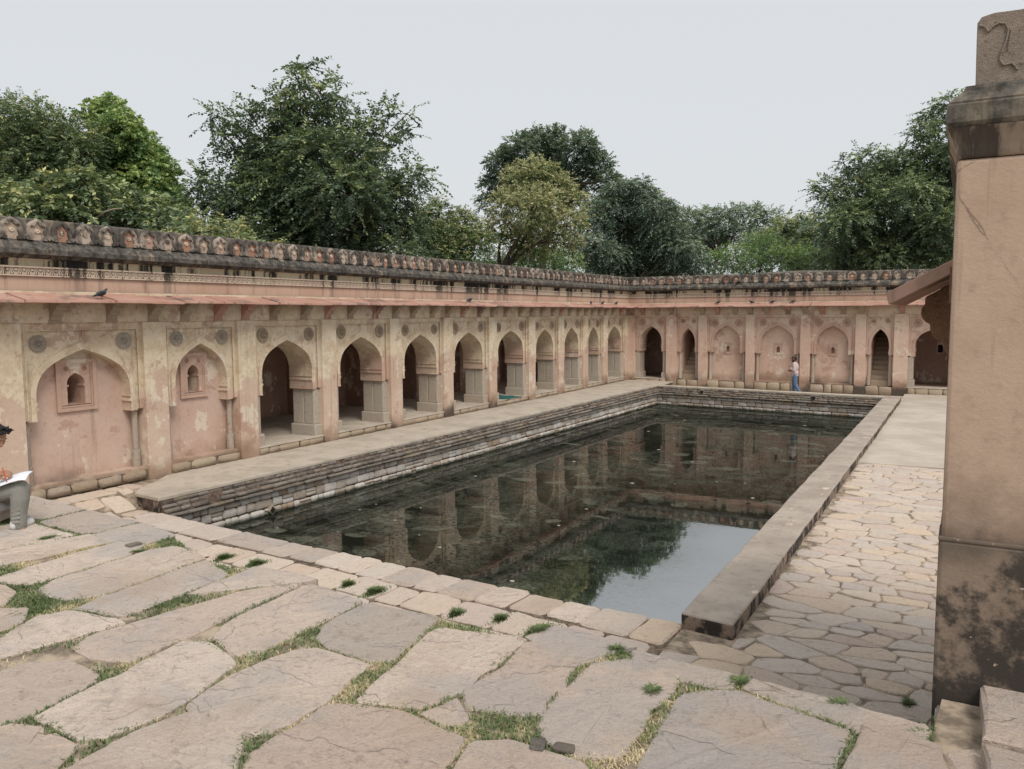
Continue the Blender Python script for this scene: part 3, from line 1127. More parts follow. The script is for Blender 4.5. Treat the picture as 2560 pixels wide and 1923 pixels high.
# stone steps beside the near wall of the right wing
st = empty('stone_steps', (.3, 4.6, TER))
tag(st, 'rough stone step blocks at the foot of the near wall', 'steps')
for x0, x1, y0, y1, z0, z1 in ((-.06, .15, 4.72, 5.22, TER - .3, TER - .06), (.165, .95, 4.55, 5.22, TER - .3, TER + .115), (.17, .95, 3.95, 4.53, TER - .3, TER + .09), (.96, 2.2, 4.3, 5.22, TER - .3, TER + .11), (.97, 2.2, 3.4, 4.28, TER - .3, TER + .08)):
    P = ragged([(x0, y0), (x1, y0), (x1, y1), (x0, y1)], .2, .012)
    me, c = slab_mesh(P, z1, z1 - z0, 'flag', inset=.02, drop=.018)
    inst('step_block', me, st, (c[0] - .3, c[1] - 4.6, c[2] - TER))

# loose stones lying on the terrace
for (u, v, s, lb) in ((333, 1366, .055, 'small dark loose stone beside a grass tuft on the terrace'), (1345, 1870, .05, 'thin grey loose stone slab lying in a grassy joint'), (1410, 1876, .045, 'small rounded grey loose stone in the grassy joint near the frame bottom')):
    p = pz(u, v, TER)
    o = inst('loose_stone', BLK['tier_stone'][1], None, (p[0], p[1], TER + s * .25), random.uniform(0, 3), (s * 2.4, s * 1.5, s * .6))
    tag(o, lb, 'stone')


# ------------------------------------------------------------------ grass in the joints
def inpoly(X, Y, P):
    c = np.zeros(len(X), bool)
    for i in range(len(P)):
        x0, y0 = P[i]
        x1, y1 = P[i - 1]
        t = ((y0 > Y) != (y1 > Y)) & (X < (x1 - x0) * (Y - y0) / (y1 - y0 + 1e-12) + x0)
        c ^= t
    return c


def hashnoise(X, Y, s, seed):
    r = np.random.default_rng(seed).random((64, 64))
    a, b = X * s, Y * s
    i, j = np.floor(a).astype(int), np.floor(b).astype(int)
    fa, fb = a - i, b - j
    fa, fb = fa * fa * (3 - 2 * fa), fb * fb * (3 - 2 * fb)
    g_ = lambda p, q: r[p % 64, q % 64]
    return (g_(i, j) * (1 - fa) + g_(i + 1, j) * fa) * (1 - fb) + (g_(i, j + 1) * (1 - fa) + g_(i + 1, j + 1) * fa) * fb


def grass(name, label, X, Y, Z, h, col, mat):
    n = len(X)
    a = rng.uniform(0, 2 * np.pi, n)
    ln = rng.uniform(.3, 1.3, n) * h
    wd = rng.uniform(.0025, .0045, n)
    v = np.zeros((n, 5, 3))
    ca, sa = np.cos(a), np.sin(a)
    dx, dy = -sa * wd, ca * wd
    base = np.stack([X, Y, Z], 1)
    mid = base + np.stack([ca * ln * .4, sa * ln * .4, h * .65], 1)
    tip = base + np.stack([ca * ln * 1.1, sa * ln * 1.1, h * .8], 1)
    off = np.stack([dx, dy, np.zeros(n)], 1)
    v[:, 0], v[:, 1], v[:, 2], v[:, 3], v[:, 4] = base - off, base + off, mid + off * .8, mid - off * .8, tip
    me = bpy.data.meshes.new(name)
    me.vertices.add(n * 5)
    me.vertices.foreach_set('co', v.ravel())
    idx = np.arange(n)[:, None] * 5
    loops = np.concatenate([idx + np.array([[0, 1, 2, 3]]), idx + np.array([[3, 2, 4]])], 1).ravel()
    me.loops.add(n * 7)
    me.loops.foreach_set('vertex_index', loops.astype(np.int32))
    me.polygons.add(n * 2)
    ls = (np.arange(n)[:, None] * 7 + np.array([[0, 4]])).ravel()
    me.polygons.foreach_set('loop_start', ls.astype(np.int32))
    me.update(calc_edges=True)
    at = me.attributes.new('leaf', 'FLOAT', 'POINT')
    at.data.foreach_set('value', np.repeat(col, 5).astype(np.float32))
    me.materials.append(mat)
    return tag(inst(name, me), label, 'grass', kind='stuff')


MAT['grass'] = mat_leaf('grass', [(0, (0.111, 0.160, 0.058)), (.35, (0.182, 0.243, 0.104)), (.55, (0.325, 0.346, 0.156)), (.75, (0.585, 0.486, 0.273)), (1, (0.780, 0.653, 0.429))], .25)
n = 420000
X = rng.uniform(-10.5, .4, n)
Y = rng.uniform(1.0, 5.9, n)
ok = Y < np.interp(X, [e[0] for e in EDGE], [e[1] for e in EDGE]) - .02
for W in FLAGW:
    W = np.array(W)
    c = W.mean(0)
    ok &= ~inpoly(X, Y, c + (W - c) * .955)
dens = hashnoise(X, Y, 1.6, 3) * .55 + hashnoise(X, Y, 5, 4) * .45
depth = X * FWD[0] + Y * FWD[1]
ok &= dens > .20 + .30 * rng.random(n)
ok &= ~((X > -.05) & (Y > 3.4))
X, Y = X[ok], Y[ok]
dryn = hashnoise(X, Y, 2.2, 9) * .6 + hashnoise(X, Y, 9, 10) * .4
col = np.clip((dryn - .28) * 2.0 + rng.normal(0, .2, len(X)), 0, 1)
GX, GY = [X], [Y]
GC, GZ, GH = [col], [np.full(len(X), TER - .010)], [rng.uniform(.012, .038, len(X)) * (1.15 - .4 * col)]
# green tufts that stand out
for (u, v, ru, nn, z) in ((1345, 1580, .13, 2600, TER - .02), (936, 1480, .10, 1500, TER - .02), (870, 1462, .06, 700, TER - .02), (1845, 1712, .10, 1500, TER - .02), (2095, 1768, .08, 1100, TER - .02), (2305, 1850, .13, 2400, TER - .03),
                          (345, 1385, .10, 1800, TER - .02), (640, 1410, .10, 1100, TER - .02), (560, 1395, .09, 1000, TER - .02), (1240, 1490, .06, 500, LOW), (770, 1386, .08, 500, LOW), (1630, 1735, .10, 1800, TER - .02), (1540, 1630, .1, 1300, TER - .02), (2270, 1760, .1, 700, LOWR), (1140, 1535, .07, 700, TER - .02), (1250, 1548, .07, 700, TER - .02),
                          (60, 1540, .28, 5000, TER - .03), (120, 1350, .22, 1500, TER - .02), (30, 1305, .2, 1500, TER - .02)):
    p = pz(u, v, z)
    nn = int(nn * .8)
    rr = np.abs(rng.normal(0, .55, nn)) * ru
    aa = rng.uniform(0, 2 * np.pi, nn)
    GX.append(p[0] + rr * np.cos(aa) * .55 + rr * np.sin(aa) * .15)
    GY.append(p[1] + rr * np.sin(aa) * 1.35)
    GC.append(np.clip(rng.normal(.22, .14, nn), 0, 1))
    GZ.append(np.full(nn, z - .01))
    GH.append(rng.uniform(.02, .065, nn) * np.clip(1.25 - rr / ru, .35, 1))
grass('joint_grass', 'short green and straw coloured grass growing in the joints of the terrace', np.concatenate(GX), np.concatenate(GY), np.concatenate(GZ), np.concatenate(GH), np.concatenate(GC), MAT['grass'])

# ------------------------------------------------------------------ arcades
HALF = [(1.0, 0), (.995, .14), (.975, .27), (.93, .40), (.86, .52), (.75, .635), (.60, .74), (.43, .83), (.27, .90), (.14, .95), (.05, .98), (0, 1.0)]


def arch_pts(cx, a, zs, za):
    L = [(cx - k * a, zs + h * (za - zs)) for k, h in HALF]
    Rr = [(cx + k * a, zs + h * (za - zs)) for k, h in HALF[::-1]][1:]
    return L + Rr


def resample(P, n):
    P = [Vector((p[0], p[1])) for p in P]
    d = [0]
    for i in range(1, len(P)):
        d.append(d[-1] + (P[i] - P[i - 1]).length)
    out = []
    for k in range(n):
        t = d[-1] * k / (n - 1)
        i = max(j for j in range(len(d)) if d[j] <= t + 1e-9)
        i = min(i, len(P) - 2)
        q = (t - d[i]) / max(1e-9, d[i + 1] - d[i])
        p = P[i].lerp(P[i + 1], q)
        out.append((p.x, p.y))
    return out


def make_merlon(mats):
    g = MB()
    outer = [(-.195, .0), (-.195, .07), (-.19, .2), (-.165, .28), (-.11, .335), (-.05, .365), (0, .392)]
    inner = [(-.085, .0), (-.085, .045), (-.115, .065), (-.125, .10), (-.095, .14), (-.10, .19), (-.135, .235), (-.115, .27), (-.07, .26), (-.045, .25), (-.04, .29), (0, .345)]
    O = resample(outer, 12)
    I = resample(inner, 12)
    O = O + [(-x, z) for x, z in O[::-1]][1:]
    I = I + [(-x, z) for x, z in I[::-1]][1:]
    n = len(O)
    mid = [((O[i][0] * .62 + I[i][0] * .38), (O[i][1] * .62 + I[i][1] * .38)) for i in range(n)]
    F = -.075
    v = [(x, 0, z) for x, z in O] + [(x, -.055, z) for x, z in O] + [(x, F, z) for x, z in mid] + [(x, F, z) for x, z in I] + [(x, -.035, z) for x, z in I]
    f, m = [], []
    for r in range(4):
        for i in range(n - 1):
            f.append((r * n + i, r * n + i + 1, (r + 1) * n + i + 1, (r + 1) * n + i))
    g.add(v, f, 0)
    # sunk panel
    g.add([(x, -.035, z) for x, z in I], [tuple(range(n))], 1)
    # rosette
    k = 12
    for r0, yy, mm in ((.05, -.055, 2),):
        g.add([(r0 * math.cos(6.2832 * i / k), -.035, .175 + r0 * math.sin(6.2832 * i / k)) for i in range(k)] + [(r0 * .9 * math.cos(6.2832 * i / k), yy, .175 + r0 * .9 * math.sin(6.2832 * i / k)) for i in range(k)]
              + [(r0 * .7 * math.cos(6.2832 * i / k), yy + .008, .175 + r0 * .7 * math.sin(6.2832 * i / k)) for i in range(k)] + [(0, yy - .006, .175)],
              [(i, (i + 1) % k, (i + 1) % k + k, i + k) for i in range(k)] + [(k + i, k + (i + 1) % k, 2 * k + (i + 1) % k, 2 * k + i) for i in range(k)] + [(2 * k + i, 2 * k + (i + 1) % k, 3 * k) for i in range(k)], mm)
    # hooks at the foot, between neighbours
    for s in (-1, 1):
        g.add([(s * .195, -.0, .0), (s * .225, -.0, .05), (s * .195, 0, .10), (s * .12, 0, .06), (s * .195, -.085, .0), (s * .225, -.08, .05), (s * .195, -.085, .09), (s * .125, -.085, .055)],
              [(4, 5, 6, 7), (0, 1, 5, 4), (1, 2, 6, 5), (2, 3, 7, 6), (3, 0, 4, 7)], 0)
    return g.mesh('merlon', mats)


def merlon_panel():
    t = NT('merlon_panel')
    c = t.ramp(t.rnd(), [(0, (.36, .18, .12)), (.25, (.42, .26, .19)), (.45, (.46, .36, .29)), (.75, (.50, .42, .34)), (1, (.35, .19, .13))])
    n = t.noise(9, 5, .7)
    c = t.mix(t.math('MULTIPLY', t.step(n, .5, .66), .8), c, (.10, .075, .06))
    return t.bsdf(c, .93, t.bump(n, .4, .01), .1)


def merlon_rim():
    t = NT('merlon_rim')
    n = t.noise(2.4, 5, .7)
    n2 = t.noise(14, 4, .7)
    c = t.mix(t.step(n, .44, .64), (.09, .078, .07), (.38, .32, .265))
    c = t.mix(t.math('MULTIPLY', t.step(n2, .5, .7), .4), c, (.05, .045, .04))
    return t.bsdf(c, .95, t.bump(n2, .4, .01), .1)


MAT['merlon_panel'] = merlon_panel()
MAT['merlon_rim'] = merlon_rim()
MERLON = make_merlon(['merlon_rim', 'merlon_panel', 'frieze'])


def make_medallion(kind, mat):
    g = MB()
    k = 32
    rings = {'boss': [(1, 0), (1, -.028), (.93, -.034), (.86, -.016), (.80, -.03), (.62, -.034), (.56, -.016), (.46, -.032), (.36, -.022), (.30, -.05), (.18, -.085), (.06, -.1)],
             'disc': [(1, 0), (1, -.026), (.94, -.032), (.87, -.012), (.82, -.026), (.66, -.018), (.58, -.03), (.42, -.014), (.30, -.03), (.16, -.016), (.10, -.032)]}[kind]
    r = .175
    v = []
    for j, (a, d) in enumerate(rings):
        for i in range(k):
            t = 6.2832 * i / k
            w_ = .010 * (1 if i % 2 else -1) if 0 < j < len(rings) - 1 and j not in (1, 2) else 0
            v.append((r * a * math.cos(t), d + w_, r * a * math.sin(t)))
    v.append((0, rings[-1][1] - .005, 0))
    f = [(j * k + i, j * k + (i + 1) % k, (j + 1) * k + (i + 1) % k, (j + 1) * k + i) for j in range(len(rings) - 1) for i in range(k)]
    f += [((len(rings) - 1) * k + i, (len(rings) - 1) * k + (i + 1) % k, len(v) - 1) for i in range(k)]
    g.add(v, f)
    return g.mesh('medallion', mat)


MEDAL = {a + b: make_medallion(a, m) for a in ('boss', 'disc') for b, m in (('L', 'plinth' if a == 'boss' else 'granite'), ('P', 'moulding_pink'))}


def make_bracket(mat):
    g = MB()
    prof = [(.06, -.30), (-.02, -.30), (-.045, -.27), (-.05, -.22), (-.10, -.205), (-.135, -.17), (-.14, -.13), (-.20, -.115), (-.235, -.08), (-.24, -.04), (-.33, -.03), (-.35, .02), (.06, .14)]
    g.sweep(prof, -.085, .085)
    g.box(-.105, .105, -.36, .05, .0, .045)
    g.box(-.1, .1, -.03, .05, -.335, -.295)
    return g.mesh('bracket', mat)


BRK = [make_bracket('plinth'), make_bracket('eave')]


def eave_slab(wd, proj=.55, z0=3.685, z1=3.83, mat='eave', th=.055):
    g = MB()
    s = wd / 2 - .004
    g.sweep([(.12, z1), (-proj, z0), (-proj - .012, z0 - .042), (-proj + .02, z0 - th), (.12, z1 - th)], -s, s)
    return g


def window_niche(root, cx, d, z0, z1, wd, mat):
    """stone framed niche with a small ogee opening, proud of the panel at depth d"""
    g = MB()
    hw = wd / 2
    for (h, zt, zb, y0, y1, t) in ((hw, z1, z0, d - .055, d + .02, .075), (hw - .075, z1 - .075, z0 + .075, d - .03, d + .02, .035)):
        g.box(cx - h, cx - h + t, y0, y1, zb, zt)
        g.box(cx + h - t, cx + h, y0, y1, zb, zt)
        g.box(cx - h + t, cx + h - t, y0 + .002, y1, zt - t, zt)
        g.box(cx - h + t, cx + h - t, y0 + .002, y1, zb, zb + t * .9)
    fr = g.build('niche_frame', mat, root)
    h = hw - .11
    zb, zt = z0 + .12, z1 - .11
    a = h * .60
    zs, za = zb + (zt - zb) * .50, zb + (zt - zb) * .80
    g = MB()
    A = arch_pts(cx, a, zs, za)
    y = d - .012
    for i in range(len(A) - 1):
        (xa, zaa), (xb, zbb) = A[i], A[i + 1]
        g.quad((xa, y, zaa), (xb, y, zbb), (xb, y, zt), (xa, y, zt))
        g.quad((xa, y, zaa), (xb, y, zbb), (xb, y + 1.0, zbb), (xa, y + 1.0, zaa))
    for s in (-1, 1):
        g.quad((cx + s * h, y, zb), (cx + s * a, y, zb), (cx + s * a, y, zt), (cx + s * h, y, zt))
        g.quad((cx + s * a, y, zb), (cx + s * a, y + 1.0, zb), (cx + s * a, y + 1.0, zs), (cx + s * a, y, zs))
        g.box(cx + s * a - (.03 if s > 0 else 0), cx + s * a + (0 if s > 0 else .03), y - .006, y + .3, zs - .03, zs + .005)
    g.quad((cx - a, y, zb + .001), (cx + a, y, zb + .001), (cx + a, y + 1.0, zb + .001), (cx - a, y + 1.0, zb + .001))
    g.quad((cx - a, y + 1.0, zb), (cx + a, y + 1.0, zb), (cx + a, y + 1.0, za), (cx - a, y + 1.0, za))
    g.build('niche_opening', mat, fr)
    for s in (-1, 1):
        inst('rosette', MEDAL['discP'], fr, (cx + s * h * .62, y, zt - .065), 0, (.28, .5, .28))
    return fr


def bay(root, cx, hw, kind, wallmat, mould, medal, floor):
    FO, FI, IM, ZS, ZA = 3.27, 3.125, 1.45 + random.uniform(-.02, .02), 1.86 + random.uniform(-.02, .02), 2.76 + random.uniform(-.025, .025)
    cx += random.uniform(-.015, .015)
    f1, f2 = .105, .155
    hb = hw - .10
    if kind == 'stair':
        hb = hw - .09
        a, ZS, ZA = min(.40, hb - .1), 1.75, 2.62
    else:
        a = hb - .17
    TH = .95 if kind == 'open' else (.50 if kind == 'blind' else .62)
    # outer frame band
    g = MB()
    for s in (-1, 1):
        x0, x1 = sorted((cx + s * hw, cx + s * hb))
        g.box(x0, x1, f1, TH, IM + .03, FO)
    g.box(cx - hb, cx + hb, f1 + .0015, TH, FI, FO)
    g.build('frame_band', wallmat, root)
    # thin raised bead along the frame
    g = MB()
    for s in (-1, 1):
        x0, x1 = sorted((cx + s * hb, cx + s * (hb + .022)))
        g.box(x0, x1, f1 - .014, f1 + .01, IM + .04, FI + .022)
        x0, x1 = sorted((cx + s * (hw - .002), cx + s * (hw - .022)))
        g.box(x0, x1, f1 - .012, f1 + .01, IM + .04, FO - .02)
    g.box(cx - hb, cx + hb, f1 - .0125, f1 + .01, FI, FI + .022)
    g.build('frame_bead', mould, root)
    # spandrel panel with the arch cut out
    g = MB()
    A = arch_pts(cx, a, ZS, ZA)
    for i in range(len(A) - 1):
        (xa, za), (xb, zb) = A[i], A[i + 1]
        g.quad((xa, f2, za), (xb, f2, zb), (xb, f2, FI), (xa, f2, FI))
        g.quad((xa, f2, za), (xb, f2, zb), (xb, TH, zb), (xa, TH, za))
    for s in (-1, 1):
        g.quad((cx + s * hb, f2, IM), (cx + s * a, f2, IM), (cx + s * a, f2, FI), (cx + s * hb, f2, FI))
        g.quad((cx + s * a, f2, IM), (cx + s * a, TH, IM), (cx + s * a, TH, ZS), (cx + s * a, f2, ZS))
        g.quad((cx + s * hb, f2, IM), (cx + s * a, f2, IM), (cx + s * a, TH, IM), (cx + s * hb, TH, IM))
    g.quad((cx - a, TH - .001, ZA), (cx + a, TH - .001, ZA), (cx + a, TH - .001, FI), (cx - a, TH - .001, FI))
    if kind == 'open':
        for i in range(len(A) - 1):
            (xa, za), (xb, zb) = A[i], A[i + 1]
            g.quad((xa, TH, za), (xb, TH, zb), (xb, TH, FI), (xa, TH, FI))
    g.build('spandrel', wallmat, root)
    # raised arch ring
    g = MB()
    wv = .10
    A = arch_pts(cx, a, ZS, ZA)
    O = arch_pts(cx, a + wv, ZS, ZA + wv * 1.55)
    for P0, P1, y in ((A, O, f2 - .026),):
        n = len(A)
        v = [(x, y, z) for x, z in P0] + [(x, y, z) for x, z in P1] + [(x, f2 + .005, z) for x, z in P1] + [(x, f2 + .005, z) for x, z in P0]
        g.add(v, [(i, i + 1, n + i + 1, n + i) for i in range(n - 1)] + [(n + i, n + i + 1, 2 * n + i + 1, 2 * n + i) for i in range(n - 1)] + [(i, i + 1, 3 * n + i + 1, 3 * n + i) for i in range(n - 1)])
    for s in (-1, 1):
        x0, x1 = sorted((cx + s * a, cx + s * (a + wv)))
        g.box(x0, x1, f2 - .026, f2 + .005, IM + .002, ZS)
    g.build('arch_ring', mould, root)
    # impost mouldings
    for s in (-1, 1):
        g = MB()
        for z0, z1, pr in ((ZS - .10, ZS - .06, .02), (ZS - .20, ZS - .15, .028), (IM + .001, IM + .03, .012)):
            x0, x1 = sorted((cx + s * (a - pr), cx + s * (a + .004)))
            g.box(x0, x1, f2 - .03, TH - .01, z0, z1)
        g.build('impost', mould, root)
    # pendant bud above the apex
    g = MB()
    g.prism([(cx - .018, 2.99), (cx + .018, 2.99), (cx + .022, 3.06), (cx, 3.115), (cx - .022, 3.06)], f2 - .03, f2 + .002)
    g.build('bud', mould, root)
    if kind != 'stair':
        for s in (-1, 1):
            rr = random.uniform(.9, 1.03)
            inst('medallion', MEDAL[medal], root, (cx + s * (hb - .26 + random.uniform(-.015, .015)), f2 + .002, 2.90 + random.uniform(-.02, .02)), 0, (rr, rr, rr))
    else:
        for s in (-1, 1):
            inst('medallion', MEDAL[medal], root, (cx + s * (hb - .18), f2 + .002, 2.97), 0, (.6, .8, .6))
    # supports under the imposts
    if kind == 'open':
        for s in (-1, 1):
            g = MB()
            x0, x1 = sorted((cx + s * (hw + .10), cx + s * (a + .05)))
            g.box(x0, x1, .16, .50, floor + .3, IM - .001)
            g.box(x0, x1, .53, .90, floor + .3, IM - .001)
            g.box(x0 + .03, x1 - .03, .48, .55, floor + .3, IM - .001)
            pil = bevel(g.build('pillar', 'granite', root), .02)
            g = MB()
            x0, x1 = sorted((cx + s * (hw + .10), cx + s * (a - .005)))
            g.box(x0, x1, .09, .95, floor - .02, floor + .302)
            bevel(g.build('pillar_base', 'granite', pil), .03)
    else:
        for s in (-1, 1):
            g = MB()
            xc = cx + s * (hw - .12)
            r0 = .075
            n = 8
            for (za, zb, rr) in ((floor + .42, IM, .062), (floor + .02, floor + .42, .085)):
                P = [(xc + rr * math.cos(6.2832 * (i + .5) / n), .26 + rr * math.sin(6.2832 * (i + .5) / n)) for i in range(n)]
                g.add([(x, y, za) for x, y in P] + [(x, y, zb) for x, y in P], [(i, (i + 1) % n, (i + 1) % n + n, i + n) for i in range(n)] + [tuple(range(n)), tuple(range(n, 2 * n))])
            bevel(g.build('colonnette', 'granite', root), .008)
    # panel or stair behind
    if kind == 'blind':
        g = MB()
        if wallmat == 'plaster_left':         # leave the niche open
            hh = (.82 if cx < 10 else .72) / 2 - .09
            g.box(cx - hw - .05, cx - .02 - hh, .40, .52, floor - .1, 2.9)
            g.box(cx - .02 + hh, cx + hw + .05, .40, .52, floor - .1, 2.9)
            g.box(cx - .02 - hh, cx - .02 + hh, .40, .52, floor - .1, 1.64)
            g.box(cx - .02 - hh, cx - .02 + hh, .40, .52, 2.47, 2.9)
        else:
            hh = .10
            g.box(cx - hw - .05, cx - hh, .40, .52, floor - .1, 2.9)
            g.box(cx + hh, cx + hw + .05, .40, .52, floor - .1, 2.9)
            g.box(cx - hh, cx + hh, .40, .52, floor - .1, 1.50)
            g.box(cx - hh, cx + hh, .40, .52, 1.84, 2.9)
            g.box(cx - hh - .05, cx + hh + .05, .66, .70, 1.4, 1.95)
        g.build('blind_panel', 'plaster_blind' if wallmat == 'plaster_left' else wallmat, root)
    if kind == 'stair':
        g = MB()
        for s in (-1, 1):
            x0, x1 = sorted((cx + s * a, cx + s * (hw + .05)))
            g.box(x0, x1, .24, 3.6, floor, IM + .001)
            x0, x1 = sorted((cx + s * (a + .001), cx + s * (a + .1)))
            g.box(x0, x1, .62, 3.6, IM, 3.2)
        g.box(cx - a, cx + a, 3.4, 3.6, floor, 3.2)
        g.quad((cx - a, .62, 2.7), (cx + a, .62, 2.7), (cx + a, 3.4, 3.2), (cx - a, 3.4, 3.2))
        g.build('stair_wall', wallmat, root)
        for k in range(11):
            g = MB()
            g.box(cx - a + .004, cx + a - .004, .30 + k * .26, 3.4, floor + .0 + k * .205 - .2, floor + .225 + k * .205)
            bevel(g.build('stair_step', 'plinth', root), .02)
    return a


def arcade(root, s0, s1, pil, bays, wallmat, mould, floor, base, medal, merlon0, pitch, room, skip_l=False):
    """local x along the wall, y into it, z up; pil = [(x0,x1)], bays = [(x0,x1,kind)]"""
    # pilasters
    for (a, b) in pil:
        g = MB()
        n = 7
        for i in range(n):
            pass
        g.box(a, b, 0, .6, base - .4, 3.27)
        bevel(g.build('pilaster', wallmat, root), .012)
    for (a, b, kind) in bays:
        bay(root, (a + b) / 2, (b - a) / 2, kind, wallmat, mould, medal + ('P' if wallmat == 'plaster_back' else 'L') if kind != 'blind' or wallmat == 'plaster_back' else 'discL', floor)
        # plinth: rough blocks and a floor edge
        x = a + .01
        top = floor if kind == 'open' else floor + .02
        while x < b - .05:
            k = min(random.uniform(.3, .75), b - x)
            if b - x - k < .15:
                k = b - x
            h = top - base
            inst('plinth_stone', random.choice(BLK['plinth']), root, (x + k / 2, .05 + .17, base + h / 2 - .02), random.choice((0, math.pi)), (k - .02, .42, h - .03))
            x += k
        g = MB()
        g.box(a - .02, b + .02, .06, .45, base - .4, top - .035)
        g.build('plinth_bed', 'mortar', root)
        if kind == 'open':
            g = MB()
            g.box(a - .03, b + .03, .02, .97, top - .034, top + .006)
            bevel(g.build('sill_slab', 'platform', root), .01)
        elif kind == 'blind':
            g = MB()
            g.box(a, b, .12, .45, top - .034, top + .03)
            g.build('ledge', wallmat, root)
    # lintel zone with brackets and eave
    g = MB()
    g.box(s0, s1, .045, .95, 3.272, 3.86)
    g.build('lintel_band', wallmat, root)
    g = MB()
    g.sweep([(.045, 3.862), (.085, 3.862), (.085, 4.12), (.60, 4.12), (.60, 3.862)], s0, s1)
    g.build('plain_band', 'band', root)
    g = MB()
    g.sweep([(.05, 4.122), (.05, 4.145), (.10, 4.147), (.10, 4.275), (.05, 4.277), (.05, 4.30), (.6, 4.30), (.6, 4.122)], s0, s1)
    fz = g.build('frieze_bed', 'frieze_ground', root)
    g = MB()
    x = s0
    st = .145
    while x + st <= s1:
        c = x + st / 2
        n = 8
        for (r0, zc, zz) in ((.095, 4.175, .10), (.05, 4.15, .075)):
            pts = [(c + r0 * math.cos(math.pi * i / n), 4.152 + (zz + .02) * math.sin(math.pi * i / n)) for i in range(n + 1)]
            pin = [(c + (r0 - .02) * math.cos(math.pi * i / n), 4.152 + zz * math.sin(math.pi * i / n)) for i in range(n + 1)]
            g.add([(p[0], .062, p[1]) for p in pts] + [(p[0], .062, p[1]) for p in pin] + [(p[0], .10, p[1]) for p in pts] + [(p[0], .10, p[1]) for p in pin],
                  [(i, i + 1, n + 2 + i, n + 1 + i) for i in range(n)] + [(i, i + 1, 2 * n + 3 + i, 2 * n + 2 + i) for i in range(n)])
        g.prism([(c - .016, 4.17), (c, 4.149), (c + .016, 4.17), (c, 4.225)], .06, .10)
        g.prism([(x - .02, 4.262), (x + .02, 4.262), (x, 4.205)], .06, .10)
        x += st
    o = g.build('frieze_carving', 'frieze', root)
    tag(o, kind='stuff')
    g = MB()
    g.sweep([(.045, 4.122), (.045, 4.148), (.06, 4.148), (.06, 4.122)], s0, s1)
    g.sweep([(.04, 4.272), (.04, 4.302), (.06, 4.302), (.06, 4.272)], s0, s1)
    g.build('frieze_fillet', 'frieze', root)
    g = MB()
    g.sweep([(.085, 4.302), (.085, 4.40), (.06, 4.44), (.6, 4.44), (.6, 4.302)], s0, s1)
    g.build('cream_band', 'cream_band', root)
    g = MB()
    g.sweep([(.06, 4.442), (.02, 4.455), (-.03, 4.50), (-.10, 4.512), (-.105, 4.60), (-.09, 4.612), (.03, 4.745), (.05, 4.77), (.6, 4.77), (.6, 4.442)], s0, s1)
    g.build('cornice', 'cornice', root)
    g = MB()
    g.sweep([(.075, 4.772), (.075, 5.135), (.095, 5.165), (.42, 5.165), (.44, 5.14), (.44, 4.772)], s0, s1)
    g.build('parapet', 'parapet', root)
    x = merlon0
    while x < s1 - .1:
        if x > s0 + .1:
            inst('merlon', MERLON, root, (x, .076, 4.772), 0, (pitch / .445 * random.uniform(.97, 1.02), 1, random.uniform(.97, 1.0)))
        x += pitch
    # brackets: on every pilaster, two in each bay
    bx = [(a + b) / 2 for a, b in pil]
    for a, b, k in bays:
        if b - a > 1.6:
            bx += [a + (b - a) * .27, a + (b - a) * .73]
        else:
            bx += [(a + b) / 2] if b - a > 1.2 else []
    for x in bx:
        if s0 < x < s1:
            inst('bracket', BRK[1 if random.random() < .2 else 0], root, (x, .05, 3.635), 0, (1.25, 1.0, 1.08))
    # eave slabs
    x = s0
    meshes = {}
    while x < s1 - .05:
        k = min(random.choice((.78, .86, .94, 1.02)), s1 - x)
        if s1 - x - k < .25:
            k = s1 - x
        kk = round(k, 3)
        if kk not in meshes:
            meshes[kk] = eave_slab(k).mesh('eave_slab', 'eave')
        o = inst('eave_slab', meshes[kk], root, (x + k / 2, random.uniform(-.02, .02), random.uniform(-.011, .011)))
        o.rotation_euler = (random.uniform(-.014, .014), random.uniform(-.006, .006), 0)
        x += k
    # room behind
    if room:
        a, b, dep = room
        g = MB()
        g.box(a, b, .97, dep, floor - .3, floor)
        g.build('room_floor', 'platform', root)
        g = MB()
        g.box(a, b, dep, dep + .3, floor - .3, 3.9)
        g.box(a - .3, a, .6, dep + .3, floor - .3, 3.9)
        g.box(b, b + .3, .6, dep + .3, floor - .3, 3.9)
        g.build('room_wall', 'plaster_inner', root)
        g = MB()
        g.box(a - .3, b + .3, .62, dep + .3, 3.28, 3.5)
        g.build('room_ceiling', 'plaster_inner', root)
    g = MB()
    g.box(s0, s1, .44, 4.4, 4.45, 4.6)
    g.build('roof_slab', 'cement', root)


PC = [10.93, 13.40, 16.21, 19.10, 21.89, 24.75, 27.75, 30.37, 32.87, 35.15]
HWP = .27
pilL = [(7.2, 8.2)] + [(c - HWP, c + HWP) for c in PC]
edges = [8.2] + sum([[c - HWP, c + HWP] for c in PC], []) + [37.65]
baysL = []
for i in range(0, len(edges) - 1, 2):
    baysL.append((edges[i], edges[i + 1], 'blind' if i < 4 else 'open'))
LX = -14.72
arcL = empty('arcade', (LX, 0, 0), math.pi / 2)
tag(arcL, 'long left arcade of pointed arches in patchy pink and cream plaster with merlon parapet', 'arcade')
pilL.append((37.65, 38.3))
arcade(arcL, 7.2, 38.28, pilL, baysL, 'plaster_left', 'moulding', .20, 0.0, 'boss', 7.70, .4585, (13.0, 38.6, 4.2))
for cx in (9.43, 12.17):
    window_niche(arcL, cx - .02, .40, 1.55, 2.56, .82 if cx < 10 else .72, 'moulding_pink')
